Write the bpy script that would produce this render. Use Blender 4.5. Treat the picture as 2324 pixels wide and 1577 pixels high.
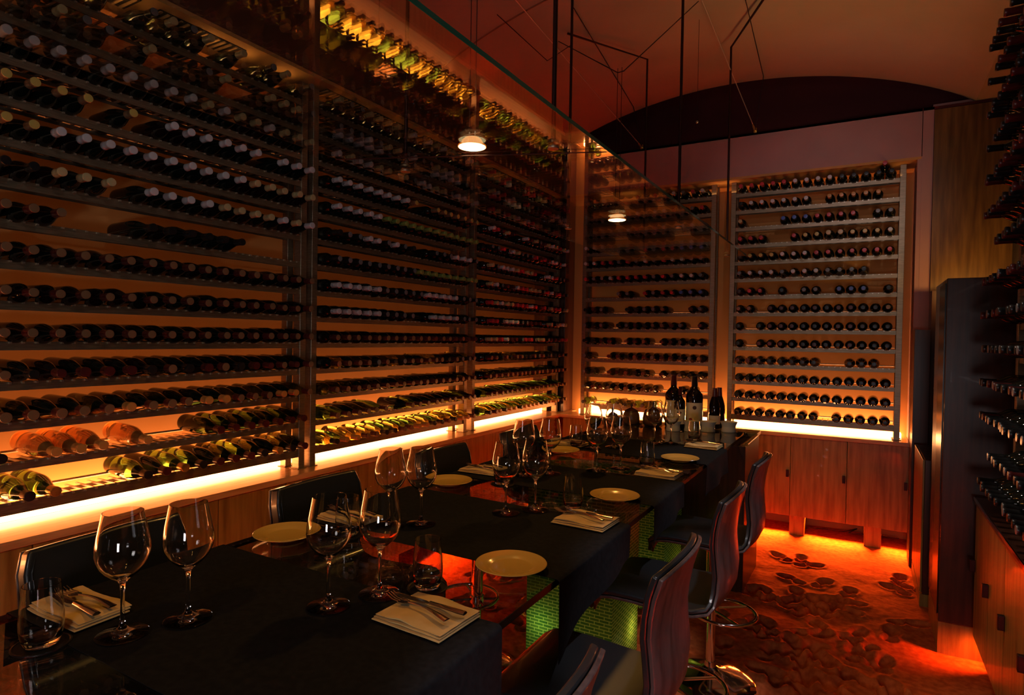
import bpy, math, random
import numpy as np
from mathutils import Matrix, Vector, noise
random.seed(7)
SC = bpy.context.scene
COL = SC.collection
for o in list(bpy.data.objects): bpy.data.objects.remove(o)
PI = math.pi

# ------------------------------------------------------------------ camera
YAW, PIT, ROL, FPX, CAMZ = -0.52133, 0.01595, 0.016406, 1381.5, 1.65
def cam_axes():
    c, s = math.cos(YAW), math.sin(YAW)
    R1 = np.array([[c, -s, 0], [0, 0, -1], [s, c, 0]])
    c, s = math.cos(PIT), math.sin(PIT)
    R2 = np.array([[1, 0, 0], [0, c, -s], [0, s, c]])
    c, s = math.cos(ROL), math.sin(ROL)
    R3 = np.array([[c, -s, 0], [s, c, 0], [0, 0, 1]])
    return R3 @ R2 @ R1
RC = cam_axes()
cd = bpy.data.cameras.new('camera'); cam = bpy.data.objects.new('camera', cd); COL.objects.link(cam)
cd.sensor_width = 36.0; cd.sensor_fit = 'HORIZONTAL'; cd.lens = FPX / 2324 * 36.0
cd.clip_start = 0.02; cd.clip_end = 60
mw = Matrix.Identity(4)
for i in range(3):
    mw[i][0] = RC[0][i]; mw[i][1] = -RC[1][i]; mw[i][2] = -RC[2][i]
mw[0][3], mw[1][3], mw[2][3] = 0, 0, CAMZ
cam.matrix_world = mw
SC.camera = cam
def project(p):
    q = RC @ (np.array(p, float) - [0, 0, CAMZ])
    return 1162 + FPX * q[0] / q[2], 788.5 + FPX * q[1] / q[2], q[2]

# ------------------------------------------------------------------ world, view, big lights
w = bpy.data.worlds.new('world'); SC.world = w; w.use_nodes = True
w.node_tree.nodes['Background'].inputs[0].default_value = (0.30, 0.22, 0.22, 1)
w.node_tree.nodes['Background'].inputs[1].default_value = 0.010
vs = SC.view_settings
SC.display_settings.display_device = 'sRGB'
vs.view_transform = 'Standard'; vs.look = 'None'; vs.gamma = 1.0; vs.use_curve_mapping = False
vs.exposure = 0.15
cy = SC.cycles
cy.max_bounces = 8; cy.diffuse_bounces = 3; cy.glossy_bounces = 4; cy.transmission_bounces = 8
cy.transparent_max_bounces = 6; cy.caustics_reflective = False; cy.caustics_refractive = False
cy.sample_clamp_indirect = 5.0; cy.use_adaptive_sampling = True; cy.adaptive_threshold = 0.03
cy.use_denoising = True; cy.blur_glossy = 0.5

def area(name, loc, target, sx, sy, power, col, spread=PI):
    l = bpy.data.lights.new(name, 'AREA'); l.shape = 'RECTANGLE'; l.size = sx; l.size_y = sy
    l.energy = power; l.color = col; l.spread = spread
    o = bpy.data.objects.new(name, l); COL.objects.link(o); o.location = loc
    o.rotation_euler = (Vector(target) - Vector(loc)).to_track_quat('-Z', 'Y').to_euler()
    return o
def spot(name, loc, target, power, col, angle=80, blend=0.6, r=0.04):
    l = bpy.data.lights.new(name, 'SPOT'); l.energy = power; l.color = col
    l.spot_size = math.radians(angle); l.spot_blend = blend; l.shadow_soft_size = r
    o = bpy.data.objects.new(name, l); COL.objects.link(o); o.location = loc
    o.rotation_euler = (Vector(target) - Vector(loc)).to_track_quat('-Z', 'Y').to_euler()
    return o
RED = (1.0, 0.10, 0.008)
COOL = (0.80, 0.80, 1.0)
WARM = (1.0, 0.55, 0.22)
# cool fill lights added behind the camera, no doorway there; then overhead spots
area('cool_fill_light', (0.24, -0.95, 1.16), (-0.7, 2.5, 1.05), 0.40, 0.30, 10.0, (0.96, 0.88, 0.90))
area('cool_fill_light', (-0.9, -1.6, 2.3), (-2.2, 3.0, 1.9), 0.6, 0.6, 6.0, (0.95, 0.88, 0.86))
for y_ in (0.90, 1.70, 2.50):
    spot('aisle_ceiling_spot', (0.44, y_, 3.35), (-0.36, y_ + 0.12, 0.9), 130, (1.0, 0.86, 0.90), 20, 0.5, 0.04)
spot('aisle_ceiling_spot', (0.44, 4.6, 3.35), (-0.72, 3.55, 0.98), 90, (1.0, 0.90, 0.90), 15, 0.5, 0.04)
spot('warm_cabinet_fill', (-1.5, 3.7, 3.3), (-2.6, 5.3, 0.6), 60, (1.0, 0.62, 0.20), 34, 0.8, 0.05)  # warm spot added to brighten the corner cabinets
spot('aisle_ceiling_spot', (-0.35, 2.9, 3.35), (0.62, 2.9, 0.50), 60, (1.0, 0.86, 0.70), 30, 0.8, 0.05)
spot('cool_ceiling_spot', (0.15, 2.6, 3.2), (-0.4, 5.8, 2.6), 17, (0.95, 0.86, 0.90), 42, 0.9, 0.05)
spot('warm_cabinet_fill', (-1.3, 4.1, 3.3), (-0.75, 5.69, 0.62), 75, (1.0, 0.62, 0.20), 36, 0.8, 0.05)  # warm spot added to turn the end cabinets golden
spot('cool_ceiling_spot', (-0.5, 0.4, 2.9), (-2.7, 2.3, 2.25), 6.5, (1.0, 0.93, 0.92), 75, 1.0, 0.05)
spot('rose_wall_wash', (-0.2, 3.4, 2.7), (-0.1, 5.7, 3.35), 8, (1.0, 0.66, 0.72), 60, 1.0, 0.1)
# warm fill added in mid-air to brighten the vault, no fixture
spot('vault_fill', (-0.35, 4.3, 2.45), (-0.25, 4.2, 3.9), 16, (1.0, 0.58, 0.22), 130, 1.0, 0.15)
spot('vault_fill', (-0.2, 1.9, 2.5), (0.0, 2.6, 3.9), 3.5, (1.0, 0.58, 0.40), 165, 1.0, 0.15)
# red strips hidden under the cabinets, thrown out low over the sand
area('red_floor_light', (-2.80, 3.0, 0.145), (-2.2, 3.0, -0.5), 0.05, 5.6, 52, RED, math.radians(76)).rotation_euler = (0, math.radians(-50), 0)
area('red_floor_light', (-1.1, 5.85, 0.150), (-1.1, 5.2, -0.28), 3.0, 0.05, 115, (1.0, 0.13, 0.01), math.radians(72))
area('red_floor_light', (0.66, 2.3, 0.150), (0.1, 2.3, -0.5), 0.05, 3.4, 46, RED, math.radians(76)).rotation_euler = (0, math.radians(52), 0)
area('panel_fill', (0.68, 5.2, 2.02), (0.68, 5.69, 2.3), 0.3, 0.05, 2.0, (1.0, 0.5, 0.12))  # unseen warm light added to brighten the wooden end panel
# unseen warm lights added at the rack heads to brighten the niche soffits
for y_ in (1.6, 3.3, 5.0):
    area('soffit_fill', (-2.785, y_, 3.0), (-2.785, y_, 3.1), 0.015, 1.5, 1.3, (1.0, 0.52, 0.17)).rotation_euler = (0, PI, 0)
area('soffit_fill', (-1.1, 5.79, 3.0), (-1.1, 5.79, 3.1), 2.7, 0.015, 1.0, (1.0, 0.48, 0.16)).rotation_euler = (PI, 0, 0)

# ------------------------------------------------------------------ materials
MATS = {}
def mat(name, base=(0.8, 0.8, 0.8), rough=0.5, metal=0.0, trans=0.0, ior=1.45, emit=None, estr=0.0, spec=0.5, coat=0.0, sheen=0.0, alpha=1.0):
    m = bpy.data.materials.new(name); m.use_nodes = True
    b = m.node_tree.nodes['Principled BSDF']
    b.inputs['Base Color'].default_value = (*base, 1); b.inputs['Roughness'].default_value = rough
    b.inputs['Metallic'].default_value = metal; b.inputs['Transmission Weight'].default_value = trans
    b.inputs['IOR'].default_value = ior; b.inputs['Specular IOR Level'].default_value = spec
    b.inputs['Coat Weight'].default_value = coat; b.inputs['Sheen Weight'].default_value = sheen
    if emit:
        b.inputs['Emission Color'].default_value = (*emit, 1); b.inputs['Emission Strength'].default_value = estr
    MATS[name] = m
    return m
def nodes(m): return m.node_tree.nodes, m.node_tree.links, m.node_tree.nodes['Principled BSDF']
def add_noise(m, c1, c2, scale=(1, 1, 1), nscale=8.0, detail=6, bump=0.0, bscale=None, rough=None, low=0.35, high=0.65):
    n, l, b = nodes(m)
    tc = n.new('ShaderNodeTexCoord'); mp = n.new('ShaderNodeMapping'); mp.inputs['Scale'].default_value = scale
    ns = n.new('ShaderNodeTexNoise'); ns.inputs['Scale'].default_value = nscale; ns.inputs['Detail'].default_value = detail
    cr = n.new('ShaderNodeValToRGB'); cr.color_ramp.elements[0].position = low; cr.color_ramp.elements[1].position = high
    cr.color_ramp.elements[0].color = (*c1, 1); cr.color_ramp.elements[1].color = (*c2, 1)
    l.new(tc.outputs['Object'], mp.inputs['Vector']); l.new(mp.outputs['Vector'], ns.inputs['Vector'])
    l.new(ns.outputs['Fac'], cr.inputs['Fac']); l.new(cr.outputs['Color'], b.inputs['Base Color'])
    if bump:
        bp = n.new('ShaderNodeBump'); bp.inputs['Strength'].default_value = bump; bp.inputs['Distance'].default_value = 0.004
        l.new(ns.outputs['Fac'], bp.inputs['Height']); l.new(bp.outputs['Normal'], b.inputs['Normal'])
    return m
# veneers: grain runs along z, so noise is squeezed on z
W = add_noise(mat('honey_veneer', rough=0.38, coat=0.2), (0.18, 0.105, 0.022), (0.33, 0.215, 0.055), (6, 6, 0.5), 5, 8)
WD = add_noise(mat('dark_walnut', rough=0.35, coat=0.25), (0.030, 0.010, 0.006), (0.065, 0.022, 0.012), (7, 7, 0.5), 5, 8)
WT = add_noise(mat('counter_veneer', rough=0.28, coat=0.3), (0.50, 0.26, 0.105), (0.74, 0.43, 0.19), (7, 0.6, 7), 6, 8)
WTX = add_noise(mat('counter_veneer_cross', rough=0.28, coat=0.3), (0.50, 0.26, 0.105), (0.74, 0.43, 0.19), (0.6, 7, 7), 6, 8)
WS = add_noise(mat('stool_shell_wood', rough=0.40, coat=0.15), (0.042, 0.027, 0.027), (0.080, 0.054, 0.053), (8, 8, 0.7), 6, 8, bump=0.15)
PAINT = add_noise(mat('warm_plaster', rough=0.85), (0.56, 0.27, 0.080), (0.60, 0.30, 0.095), (1, 1, 1), 3, 4)
PINK = add_noise(mat('rose_plaster', rough=0.8), (0.40, 0.22, 0.20), (0.44, 0.25, 0.22), (1, 1, 1), 3, 4)
MAROON = mat('maroon_recess_shade', (0.10, 0.012, 0.010), 0.8)  # darkness of the lunette recess is put into this base colour
VAULT = add_noise(mat('vault_plaster', rough=0.85), (0.32, 0.25, 0.17), (0.37, 0.29, 0.20), (1, 1, 1), 1.3, 4)
STEEL = add_noise(mat('brushed_bronze_steel', rough=0.42, metal=0.75), (0.26, 0.20, 0.13), (0.38, 0.29, 0.19), (3, 3, 30), 6, 6)
ROD = mat('rod_steel', (0.62, 0.52, 0.40), 0.38, 0.8)
DARKM = mat('dark_metal', (0.05, 0.02, 0.02), 0.4, 0.8)
CHROME = mat('chrome', (0.75, 0.72, 0.70), 0.09, 1.0)
SILVER = mat('cutlery_steel', (0.62, 0.56, 0.50), 0.16, 1.0)
LEATHER = mat('black_leather', (0.012, 0.014, 0.016), 0.33, coat=0.3)
CLOTH = add_noise(mat('black_linen', rough=0.95, spec=0.15), (0.006, 0.006, 0.0072), (0.010, 0.010, 0.0118), (1, 1, 1), 60, 3, bump=0.1)
NAPKIN = add_noise(mat('cream_linen', rough=0.85, sheen=0.2), (0.58, 0.38, 0.13), (0.66, 0.45, 0.18), (1, 1, 1), 20, 4, bump=0.15)
PLATE = mat('cream_china', (0.56, 0.35, 0.085), 0.18, coat=0.3)
GLASS = mat('clear_glass', (1, 1, 1), 0.0, 0, 1.0, 1.47)
GEDGE = mat('green_glass_edge', (0.01, 0.16, 0.10), 0.12)
BEDGE = mat('black_edge', (0.004, 0.004, 0.004), 0.25)
def thin_pane(name, ior, tint):
    m = bpy.data.materials.new(name); m.use_nodes = True
    n, l = m.node_tree.nodes, m.node_tree.links; n.remove(n['Principled BSDF'])
    fr = n.new('ShaderNodeFresnel'); ge = n.new('ShaderNodeNewGeometry'); mr = n.new('ShaderNodeMapRange')
    mr.inputs['To Min'].default_value = ior; mr.inputs['To Max'].default_value = 1 / ior     # both faces reflect alike
    l.new(ge.outputs['Backfacing'], mr.inputs['Value']); l.new(mr.outputs['Result'], fr.inputs['IOR'])
    tb = n.new('ShaderNodeBsdfTransparent'); tb.inputs['Color'].default_value = (*tint, 1)
    gb = n.new('ShaderNodeBsdfGlossy'); gb.inputs['Roughness'].default_value = 0.0; gb.inputs['Color'].default_value = (1, 1, 1, 1)
    mx = n.new('ShaderNodeMixShader'); l.new(fr.outputs[0], mx.inputs[0]); l.new(tb.outputs[0], mx.inputs[1]); l.new(gb.outputs[0], mx.inputs[2])
    l.new(mx.outputs[0], n['Material Output'].inputs['Surface']); return m
TABLEGLASS = thin_pane('smoked_table_glass', 1.5, (0.80, 0.82, 0.80))
CANGLASS = thin_pane('canopy_glass', 2.1, (0.94, 0.95, 0.92))
FROST = mat('frosted_glass', (0.80, 0.78, 0.74), 0.45, 0, 0.12, 1.3)
COASTER = mat('black_rubber', (0.006, 0.006, 0.007), 0.35)
SLOT = mat('vent_slot', (0.02, 0.012, 0.008), 0.8)
LED = mat('led_diffuser', (0.9, 0.7, 0.5), 0.6, emit=(1.0, 0.38, 0.125), estr=20.0)
LAMPDISC = mat('lamp_diffuser', (0.9, 0.8, 0.6), 0.6, emit=(1.0, 0.78, 0.38), estr=14.0)
SHADE = mat('orange_lamp_shade', (0.45, 0.12, 0.01), 0.5, emit=(1.0, 0.22, 0.015), estr=0.9)
BRASS = mat('brass', (0.7, 0.5, 0.15), 0.25, 1.0)
CERAM = add_noise(mat('brown_ceramic', rough=0.35), (0.10, 0.045, 0.015), (0.16, 0.075, 0.03), (1, 1, 1), 8, 4)
LABEL = add_noise(mat('paper_label', rough=0.7), (0.70, 0.62, 0.44), (0.76, 0.68, 0.50), (1, 1, 1), 10, 3)
LABELW = mat('white_label', (0.80, 0.66, 0.48), 0.7)
SEAL = mat('red_seal', (0.35, 0.02, 0.01), 0.5)
INK = mat('label_ink', (0.05, 0.02, 0.015), 0.6)
BGDARK = mat('dark_bottle_glass', (0.006, 0.008, 0.006), 0.07, spec=0.6)
BGRED = mat('black_red_bottle_glass', (0.010, 0.004, 0.004), 0.07, spec=0.6)
BGGREEN = mat('green_bottle_glass', (0.09, 0.20, 0.03), 0.02, 0, 0.95, 1.40)
BGAMBER = mat('straw_bottle_glass', (0.36, 0.31, 0.05), 0.02, 0, 0.95, 1.38)
BGOLIVE = mat('olive_bottle_glass', (0.045, 0.05, 0.010), 0.03, 0, 0.9, 1.40)
WRAP = add_noise(mat('orange_cellophane', rough=0.12, trans=0.8, ior=1.3, coat=0.5), (0.85, 0.30, 0.05), (0.95, 0.45, 0.12), (1, 1, 1), 22, 3, bump=0.9)
GOLDFOIL = add_noise(mat('gold_foil', rough=0.35, metal=0.9), (0.55, 0.33, 0.08), (0.75, 0.50, 0.15), (1, 1, 1), 30, 3, bump=0.4)
CAPS = {}
for nm, c in dict(cream=(0.50, 0.40, 0.20), white=(0.58, 0.56, 0.58), red=(0.50, 0.04, 0.055), black=(0.012, 0.012, 0.013),
                  tan=(0.22, 0.12, 0.06), yellow=(0.55, 0.40, 0.10), blue=(0.07, 0.13, 0.48), grey=(0.16, 0.16, 0.17),
                  green=(0.25, 0.34, 0.08), gold=(0.55, 0.25, 0.06), maroon=(0.08, 0.012, 0.012)).items():
    CAPS[nm] = mat(nm + '_foil_cap', c, 0.32)
# sand
SAND = mat('red_sand', rough=0.95, spec=0.1)
add_noise(SAND, (0.42, 0.085, 0.022), (0.64, 0.15, 0.045), (1, 1, 1), 30, 10, bump=0.6)
# stacked glass
def stacked_glass():
    m = bpy.data.materials.new('stacked_green_glass'); m.use_nodes = True
    n, l = m.node_tree.nodes, m.node_tree.links
    b = n['Principled BSDF']; out = n['Material Output']
    tc = n.new('ShaderNodeTexCoord'); sep = n.new('ShaderNodeSeparateXYZ'); cmb = n.new('ShaderNodeCombineXYZ'); ad = n.new('ShaderNodeMath')
    l.new(tc.outputs['Object'], sep.inputs[0]); l.new(sep.outputs['X'], ad.inputs[0]); l.new(sep.outputs['Y'], ad.inputs[1])
    l.new(ad.outputs[0], cmb.inputs['X']); l.new(sep.outputs['Z'], cmb.inputs['Y'])
    br = n.new('ShaderNodeTexBrick'); br.inputs['Scale'].default_value = 1.0
    br.inputs['Brick Width'].default_value = 0.05; br.inputs['Row Height'].default_value = 0.016; br.inputs['Mortar Size'].default_value = 0.0022
    br.inputs['Color1'].default_value = (0.055, 0.17, 0.05, 1); br.inputs['Color2'].default_value = (0.11, 0.24, 0.07, 1)
    br.inputs['Mortar'].default_value = (0.45, 0.62, 0.22, 1)
    l.new(cmb.outputs[0], br.inputs['Vector'])
    tr = n.new('ShaderNodeBsdfTranslucent'); l.new(br.outputs['Color'], tr.inputs['Color'])
    b.inputs['Roughness'].default_value = 0.12; l.new(br.outputs['Color'], b.inputs['Base Color'])
    bp = n.new('ShaderNodeBump'); bp.inputs['Strength'].default_value = 0.9; bp.inputs['Distance'].default_value = 0.004
    ns = n.new('ShaderNodeTexNoise'); ns.inputs['Scale'].default_value = 90; mx = n.new('ShaderNodeMath'); mx.operation = 'ADD'
    l.new(tc.outputs['Object'], ns.inputs['Vector'])
    l.new(br.outputs['Fac'], mx.inputs[0]); l.new(ns.outputs['Fac'], mx.inputs[1]); l.new(mx.outputs[0], bp.inputs['Height'])
    l.new(bp.outputs['Normal'], b.inputs['Normal'])
    mix = n.new('ShaderNodeMixShader'); mix.inputs[0].default_value = 0.6
    l.new(b.outputs[0], mix.inputs[1]); l.new(tr.outputs[0], mix.inputs[2]); l.new(mix.outputs[0], out.inputs['Surface'])
    return m
STACK = stacked_glass()

# ------------------------------------------------------------------ mesh builder
class MB:
    def __init__(s): s.v = []; s.f = []; s.mi = []; s.m = 0
    def add(s, vs, fs):
        k = len(s.v); s.v += [tuple(p) for p in vs]; s.f += [tuple(i + k for i in f) for f in fs]; s.mi += [s.m] * len(fs)
    def box(s, x0, x1, y0, y1, z0, z1):
        if x0 > x1: x0, x1 = x1, x0
        if y0 > y1: y0, y1 = y1, y0
        s.add([(x0, y0, z0), (x1, y0, z0), (x1, y1, z0), (x0, y1, z0), (x0, y0, z1), (x1, y0, z1), (x1, y1, z1), (x0, y1, z1)],
              [(0, 3, 2, 1), (4, 5, 6, 7), (0, 1, 5, 4), (1, 2, 6, 5), (2, 3, 7, 6), (3, 0, 4, 7)])
        return s
    def tube(s, pts, r, n=10, closed=False, caps=True):
        pts = [Vector(p) for p in pts]; N = len(pts); rs = r if isinstance(r, (list, tuple)) else [r] * N
        ring = []; up = None
        for i, p in enumerate(pts):
            if closed: t = (pts[(i + 1) % N] - pts[i - 1]).normalized()
            else: t = (pts[min(i + 1, N - 1)] - pts[max(i - 1, 0)]).normalized()
            if up is None: up = Vector((0, 0, 1)) if abs(t.z) < 0.9 else Vector((1, 0, 0))
            a = t.cross(up).normalized(); b = a.cross(t).normalized(); up = b
            ring.append([p + (a * math.cos(2 * PI * j / n) + b * math.sin(2 * PI * j / n)) * rs[i] for j in range(n)])
        vs = [q for rg in ring for q in rg]; fs = []
        for i in range(N if closed else N - 1):
            i2 = (i + 1) % N
            for j in range(n):
                j2 = (j + 1) % n
                fs.append((i * n + j, i * n + j2, i2 * n + j2, i2 * n + j))
        if not closed and caps:
            fs.append(tuple(range(n))[::-1]); fs.append(tuple((N - 1) * n + j for j in range(n)))
        s.add(vs, fs); return s
    def lathe(s, prof, n=32, c=(0, 0, 0), axis='z', close=False):
        vs = []; fs = []; N = len(prof); idx = []
        for r, h in prof:
            if r <= 1e-6:
                idx.append([len(vs)]); vs.append((0, 0, h))
            else:
                idx.append([len(vs) + j for j in range(n)])
                vs += [(r * math.cos(2 * PI * j / n), r * math.sin(2 * PI * j / n), h) for j in range(n)]
        for i in range(N if close else N - 1):
            A, B = idx[i], idx[(i + 1) % N]
            for j in range(n):
                j2 = (j + 1) % n
                if len(A) == 1 and len(B) == 1: continue
                if len(A) == 1: fs.append((A[0], B[j], B[j2]) [::-1])
                elif len(B) == 1: fs.append((A[j], A[j2], B[0]))
                else: fs.append((A[j], A[j2], B[j2], B[j]))
        if axis == 'x': vs = [(z, x, y) for x, y, z in vs]
        vs = [(x + c[0], y + c[1], z + c[2]) for x, y, z in vs]
        s.add(vs, fs); return s
    def grid(s, P, flip=False):
        R, C = len(P), len(P[0]); vs = [q for row in P for q in row]; fs = []
        for i in range(R - 1):
            for j in range(C - 1):
                f = (i * C + j, i * C + j + 1, (i + 1) * C + j + 1, (i + 1) * C + j)
                fs.append(f[::-1] if flip else f)
        s.add(vs, fs); return s
    def slab(s, P, Q):
        """closed solid between two grids"""
        R, C = len(P), len(P[0]); k = R * C
        vs = [q for row in P for q in row] + [q for row in Q for q in row]; fs = []
        I = lambda i, j: i * C + j
        for i in range(R - 1):
            for j in range(C - 1):
                fs.append((I(i, j), I(i, j + 1), I(i + 1, j + 1), I(i + 1, j)))
                fs.append((k + I(i, j), k + I(i + 1, j), k + I(i + 1, j + 1), k + I(i, j + 1)))
        for i in range(R - 1):
            fs.append((I(i, 0), I(i + 1, 0), k + I(i + 1, 0), k + I(i, 0)))
            fs.append((I(i, C - 1), k + I(i, C - 1), k + I(i + 1, C - 1), I(i + 1, C - 1)))
        for j in range(C - 1):
            fs.append((I(0, j), k + I(0, j), k + I(0, j + 1), I(0, j + 1)))
            fs.append((I(R - 1, j), I(R - 1, j + 1), k + I(R - 1, j + 1), k + I(R - 1, j)))
        s.add(vs, fs); return s
    def mesh(s, name, mats, smooth=None):
        me = bpy.data.meshes.new(name); me.from_pydata(s.v, [], s.f)
        for m in (mats if isinstance(mats, (list, tuple)) else [mats]): me.materials.append(m)
        if isinstance(mats, (list, tuple)): me.polygons.foreach_set('material_index', s.mi)
        if smooth is not None:
            me.polygons.foreach_set('use_smooth', [True] * len(me.polygons))
            if smooth < 179: me.set_sharp_from_angle(angle=math.radians(smooth))
        me.update(); return me
    def build(s, name, mats, parent=None, smooth=None, bevel=0.0, segs=2, loc=None):
        o = bpy.data.objects.new(name, s.mesh(name, mats, smooth)); COL.objects.link(o)
        if parent: o.parent = parent
        if loc: o.location = loc
        if bevel:
            b = o.modifiers.new('bevel', 'BEVEL'); b.width = bevel; b.segments = segs; b.limit_method = 'ANGLE'
        return o
def tag(o, label, cat, group=None, kind=None):
    if label: o['label'] = label
    if cat: o['category'] = cat
    if group: o['group'] = group
    if kind: o['kind'] = kind
    return o
def thing(name, label, cat, loc=(0, 0, 0), rz=0, group=None):
    o = bpy.data.objects.new(name, None); COL.objects.link(o); o.empty_display_size = 0.05
    o.location = loc; o.rotation_euler = (0, 0, rz)
    return tag(o, label, cat, group)
def struct(o): o['kind'] = 'structure'; return o
def children(o): return [c for c in bpy.data.objects if c.parent == o]
def dup(root, loc, rz=None, label=None, group=None, kids=None):
    r = root.copy(); COL.objects.link(r); r.location = loc
    if rz is not None: r.rotation_euler = (0, 0, rz)
    if label: r['label'] = label
    if group: r['group'] = group
    for ch, gs in (kids if kids is not None else tree(root)):
        c = ch.copy(); COL.objects.link(c); c.parent = r
        for g in gs:
            d = g.copy(); COL.objects.link(d); d.parent = c
    return r
def tree(root): return [(c, children(c)) for c in children(root)]

# ------------------------------------------------------------------ the room shell
XL, YB, XR = -2.685, 5.69, 0.517          # front edges of the left, end and right counters
HC = 0.875; DEP = 0.42; NT = 3.09         # counter height, niche depth, niche top
SPR = 3.48                                # springing height of the vault
Y0 = -2.2                                 # wall behind the camera
def L(u0, u1, d0, d1, z0, z1, mb): mb.box(XL - d0, XL - d1, u0, u1, z0, z1)
def B(u0, u1, d0, d1, z0, z1, mb): mb.box(u0, u1, YB + d0, YB + d1, z0, z1)
def Rr(u0, u1, d0, d1, z0, z1, mb): mb.box(XR + d0, XR + d1, u0, u1, z0, z1)

m = MB(); m.box(XL - DEP - 0.12, XL - DEP, Y0, YB + DEP + 0.1, -0.1, NT + 0.12)
m.box(XL - DEP - 0.12, XL, Y0, YB + DEP + 0.1, NT, NT + 0.02)
struct(m.build('wall_left', PAINT))
m = MB(); m.box(XL - DEP - 0.12, XL, Y0, YB, NT + 0.02, 4.2)
struct(m.build('trim_4', mat('brown_paint', (0.10, 0.035, 0.02), 0.6)))
m = MB(); m.box(XL - DEP, 1.1, YB + DEP, YB + DEP + 0.1, -0.1, NT + 0.02)
m.box(XL - DEP, 0.37, YB, YB + DEP, NT, NT + 0.02)
struct(m.build('wall_back', PAINT))
m = MB(); m.box(XL, 0.37, YB, YB + DEP + 0.1, NT + 0.02, SPR); m.box(0.345, 0.375, YB + 0.002, YB + DEP, HC, NT + 0.02)
m.box(0.375, 0.445, YB - 0.0, YB + DEP, 0.0, SPR)
m.box(0.445, 1.1, YB + 0.1, YB + 0.2, SPR - 0.01, SPR + 0.05)
struct(m.build('trim_1', PINK))
m = MB(); m.box(XL, 1.1, YB + 0.5, YB + 0.6, SPR - 0.1, 4.3); struct(m.build('wall_lunette', MAROON))
m = MB(); m.box(XL, 1.1, YB + 0.0, YB + 0.5, SPR - 0.02, SPR); struct(m.build('trim_2', MAROON))
m = MB(); m.box(0.447, 1.1, YB - 0.02, YB + 0.03, 0.0, SPR - 0.03); struct(m.build('wall_end_panel', add_noise(mat('brown_veneer', rough=0.4), (0.10, 0.045, 0.010), (0.20, 0.10, 0.024), (6, 6, 0.5), 5, 8)))
m = MB(); m.box(XR + DEP, XR + DEP + 0.1, Y0, YB + 0.1, -0.1, 4.0); struct(m.build('wall_right', add_noise(mat('dark_wall_paint', rough=0.8), (0.03, 0.016, 0.014), (0.04, 0.022, 0.018)) ))
m = MB(); m.box(-3.1, 1.1, Y0 - 0.1, Y0, -0.1, 4.2); struct(m.build('wall_front', MATS['dark_wall_paint']))
# vault: shallow arch running along y
P = []; Q = []
for i in range(49):
    t = -1 + 2 * i / 48; x = -1.10 + 1.80 * t
    z = SPR + 0.47 * (1 - t * t) ** 0.85 if abs(t) < 1 else SPR
    P.append([(x, y, z) for y in (Y0, YB + 0.02)]); Q.append([(x, y, z + 0.06) for y in (Y0, YB + 0.02)])
m = MB(); m.slab(P, Q); m.box(0.70, XR + DEP + 0.1, Y0, YB + 0.02, SPR, SPR + 0.06); m.box(-3.1, -2.9, Y0, YB + 0.02, SPR, SPR + 0.06)
struct(m.build('ceiling', VAULT, smooth=30))
m = MB(); m.box(-3.2, 1.2, Y0, YB + 0.7, 4.25, 4.3); struct(m.build('ceiling_deck', VAULT))
# arch seam across the vault
pts = []
for i in range(33):
    t = -0.98 + 1.96 * i / 32; pts.append((-1.10 + 1.80 * t, 3.6, SPR + 0.47 * (1 - t * t) ** 0.85 - 0.002))
m = MB(); m.tube(pts, 0.006, 6); struct(m.build('trim_3', mat('seam_paint', (0.20, 0.10, 0.05), 0.8)))
# corner column between the two runs of racks
m = MB(); m.box(-3.10, -2.735, 5.875, 6.108, HC, NT); struct(m.build('corner_column', WD, bevel=0.003))
# slots in the niche soffit (air vents)
vi = 0
for (u0, u1) in ((1.05, 1.5), (1.58, 2.02), (2.56, 2.9), (2.97, 3.4), (3.47, 3.83), (3.9, 4.2), (4.4, 5.0), (5.1, 5.6)):
    t = thing('air_vent', ['slotted air vent in the glowing soffit over the first long-wall rack, nearer the camera', 'slotted air vent in the soffit over the first long-wall rack, by its far post', 'slotted soffit vent over the second long-wall rack, beside its near post', 'second slotted soffit vent along above the second long-wall rack', 'third slotted soffit vent along above the second long-wall rack', 'slotted soffit vent above the gap between second and third long-wall racks', 'slotted soffit vent over the near half of the third long-wall rack', 'slotted soffit vent over the corner end of the third long-wall rack'][vi], 'vent', (XL - 0.13, (u0 + u1) / 2, NT), 0, 'soffit vents over the long wall'); vi += 1
    h = (u1 - u0) / 2
    m = MB(); m.box(-0.07, 0.07, -h, h, -0.004, -0.001); m.build('vent_opening', SLOT, t)
    m = MB(); n_ = int(2 * h / 0.03)
    for k in range(n_): m.box(-0.065, 0.065, -h + 0.006 + k * 2 * h / n_, -h + 0.016 + k * 2 * h / n_, -0.010, -0.003)
    m.build('vent_slats', WT, t)

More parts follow.
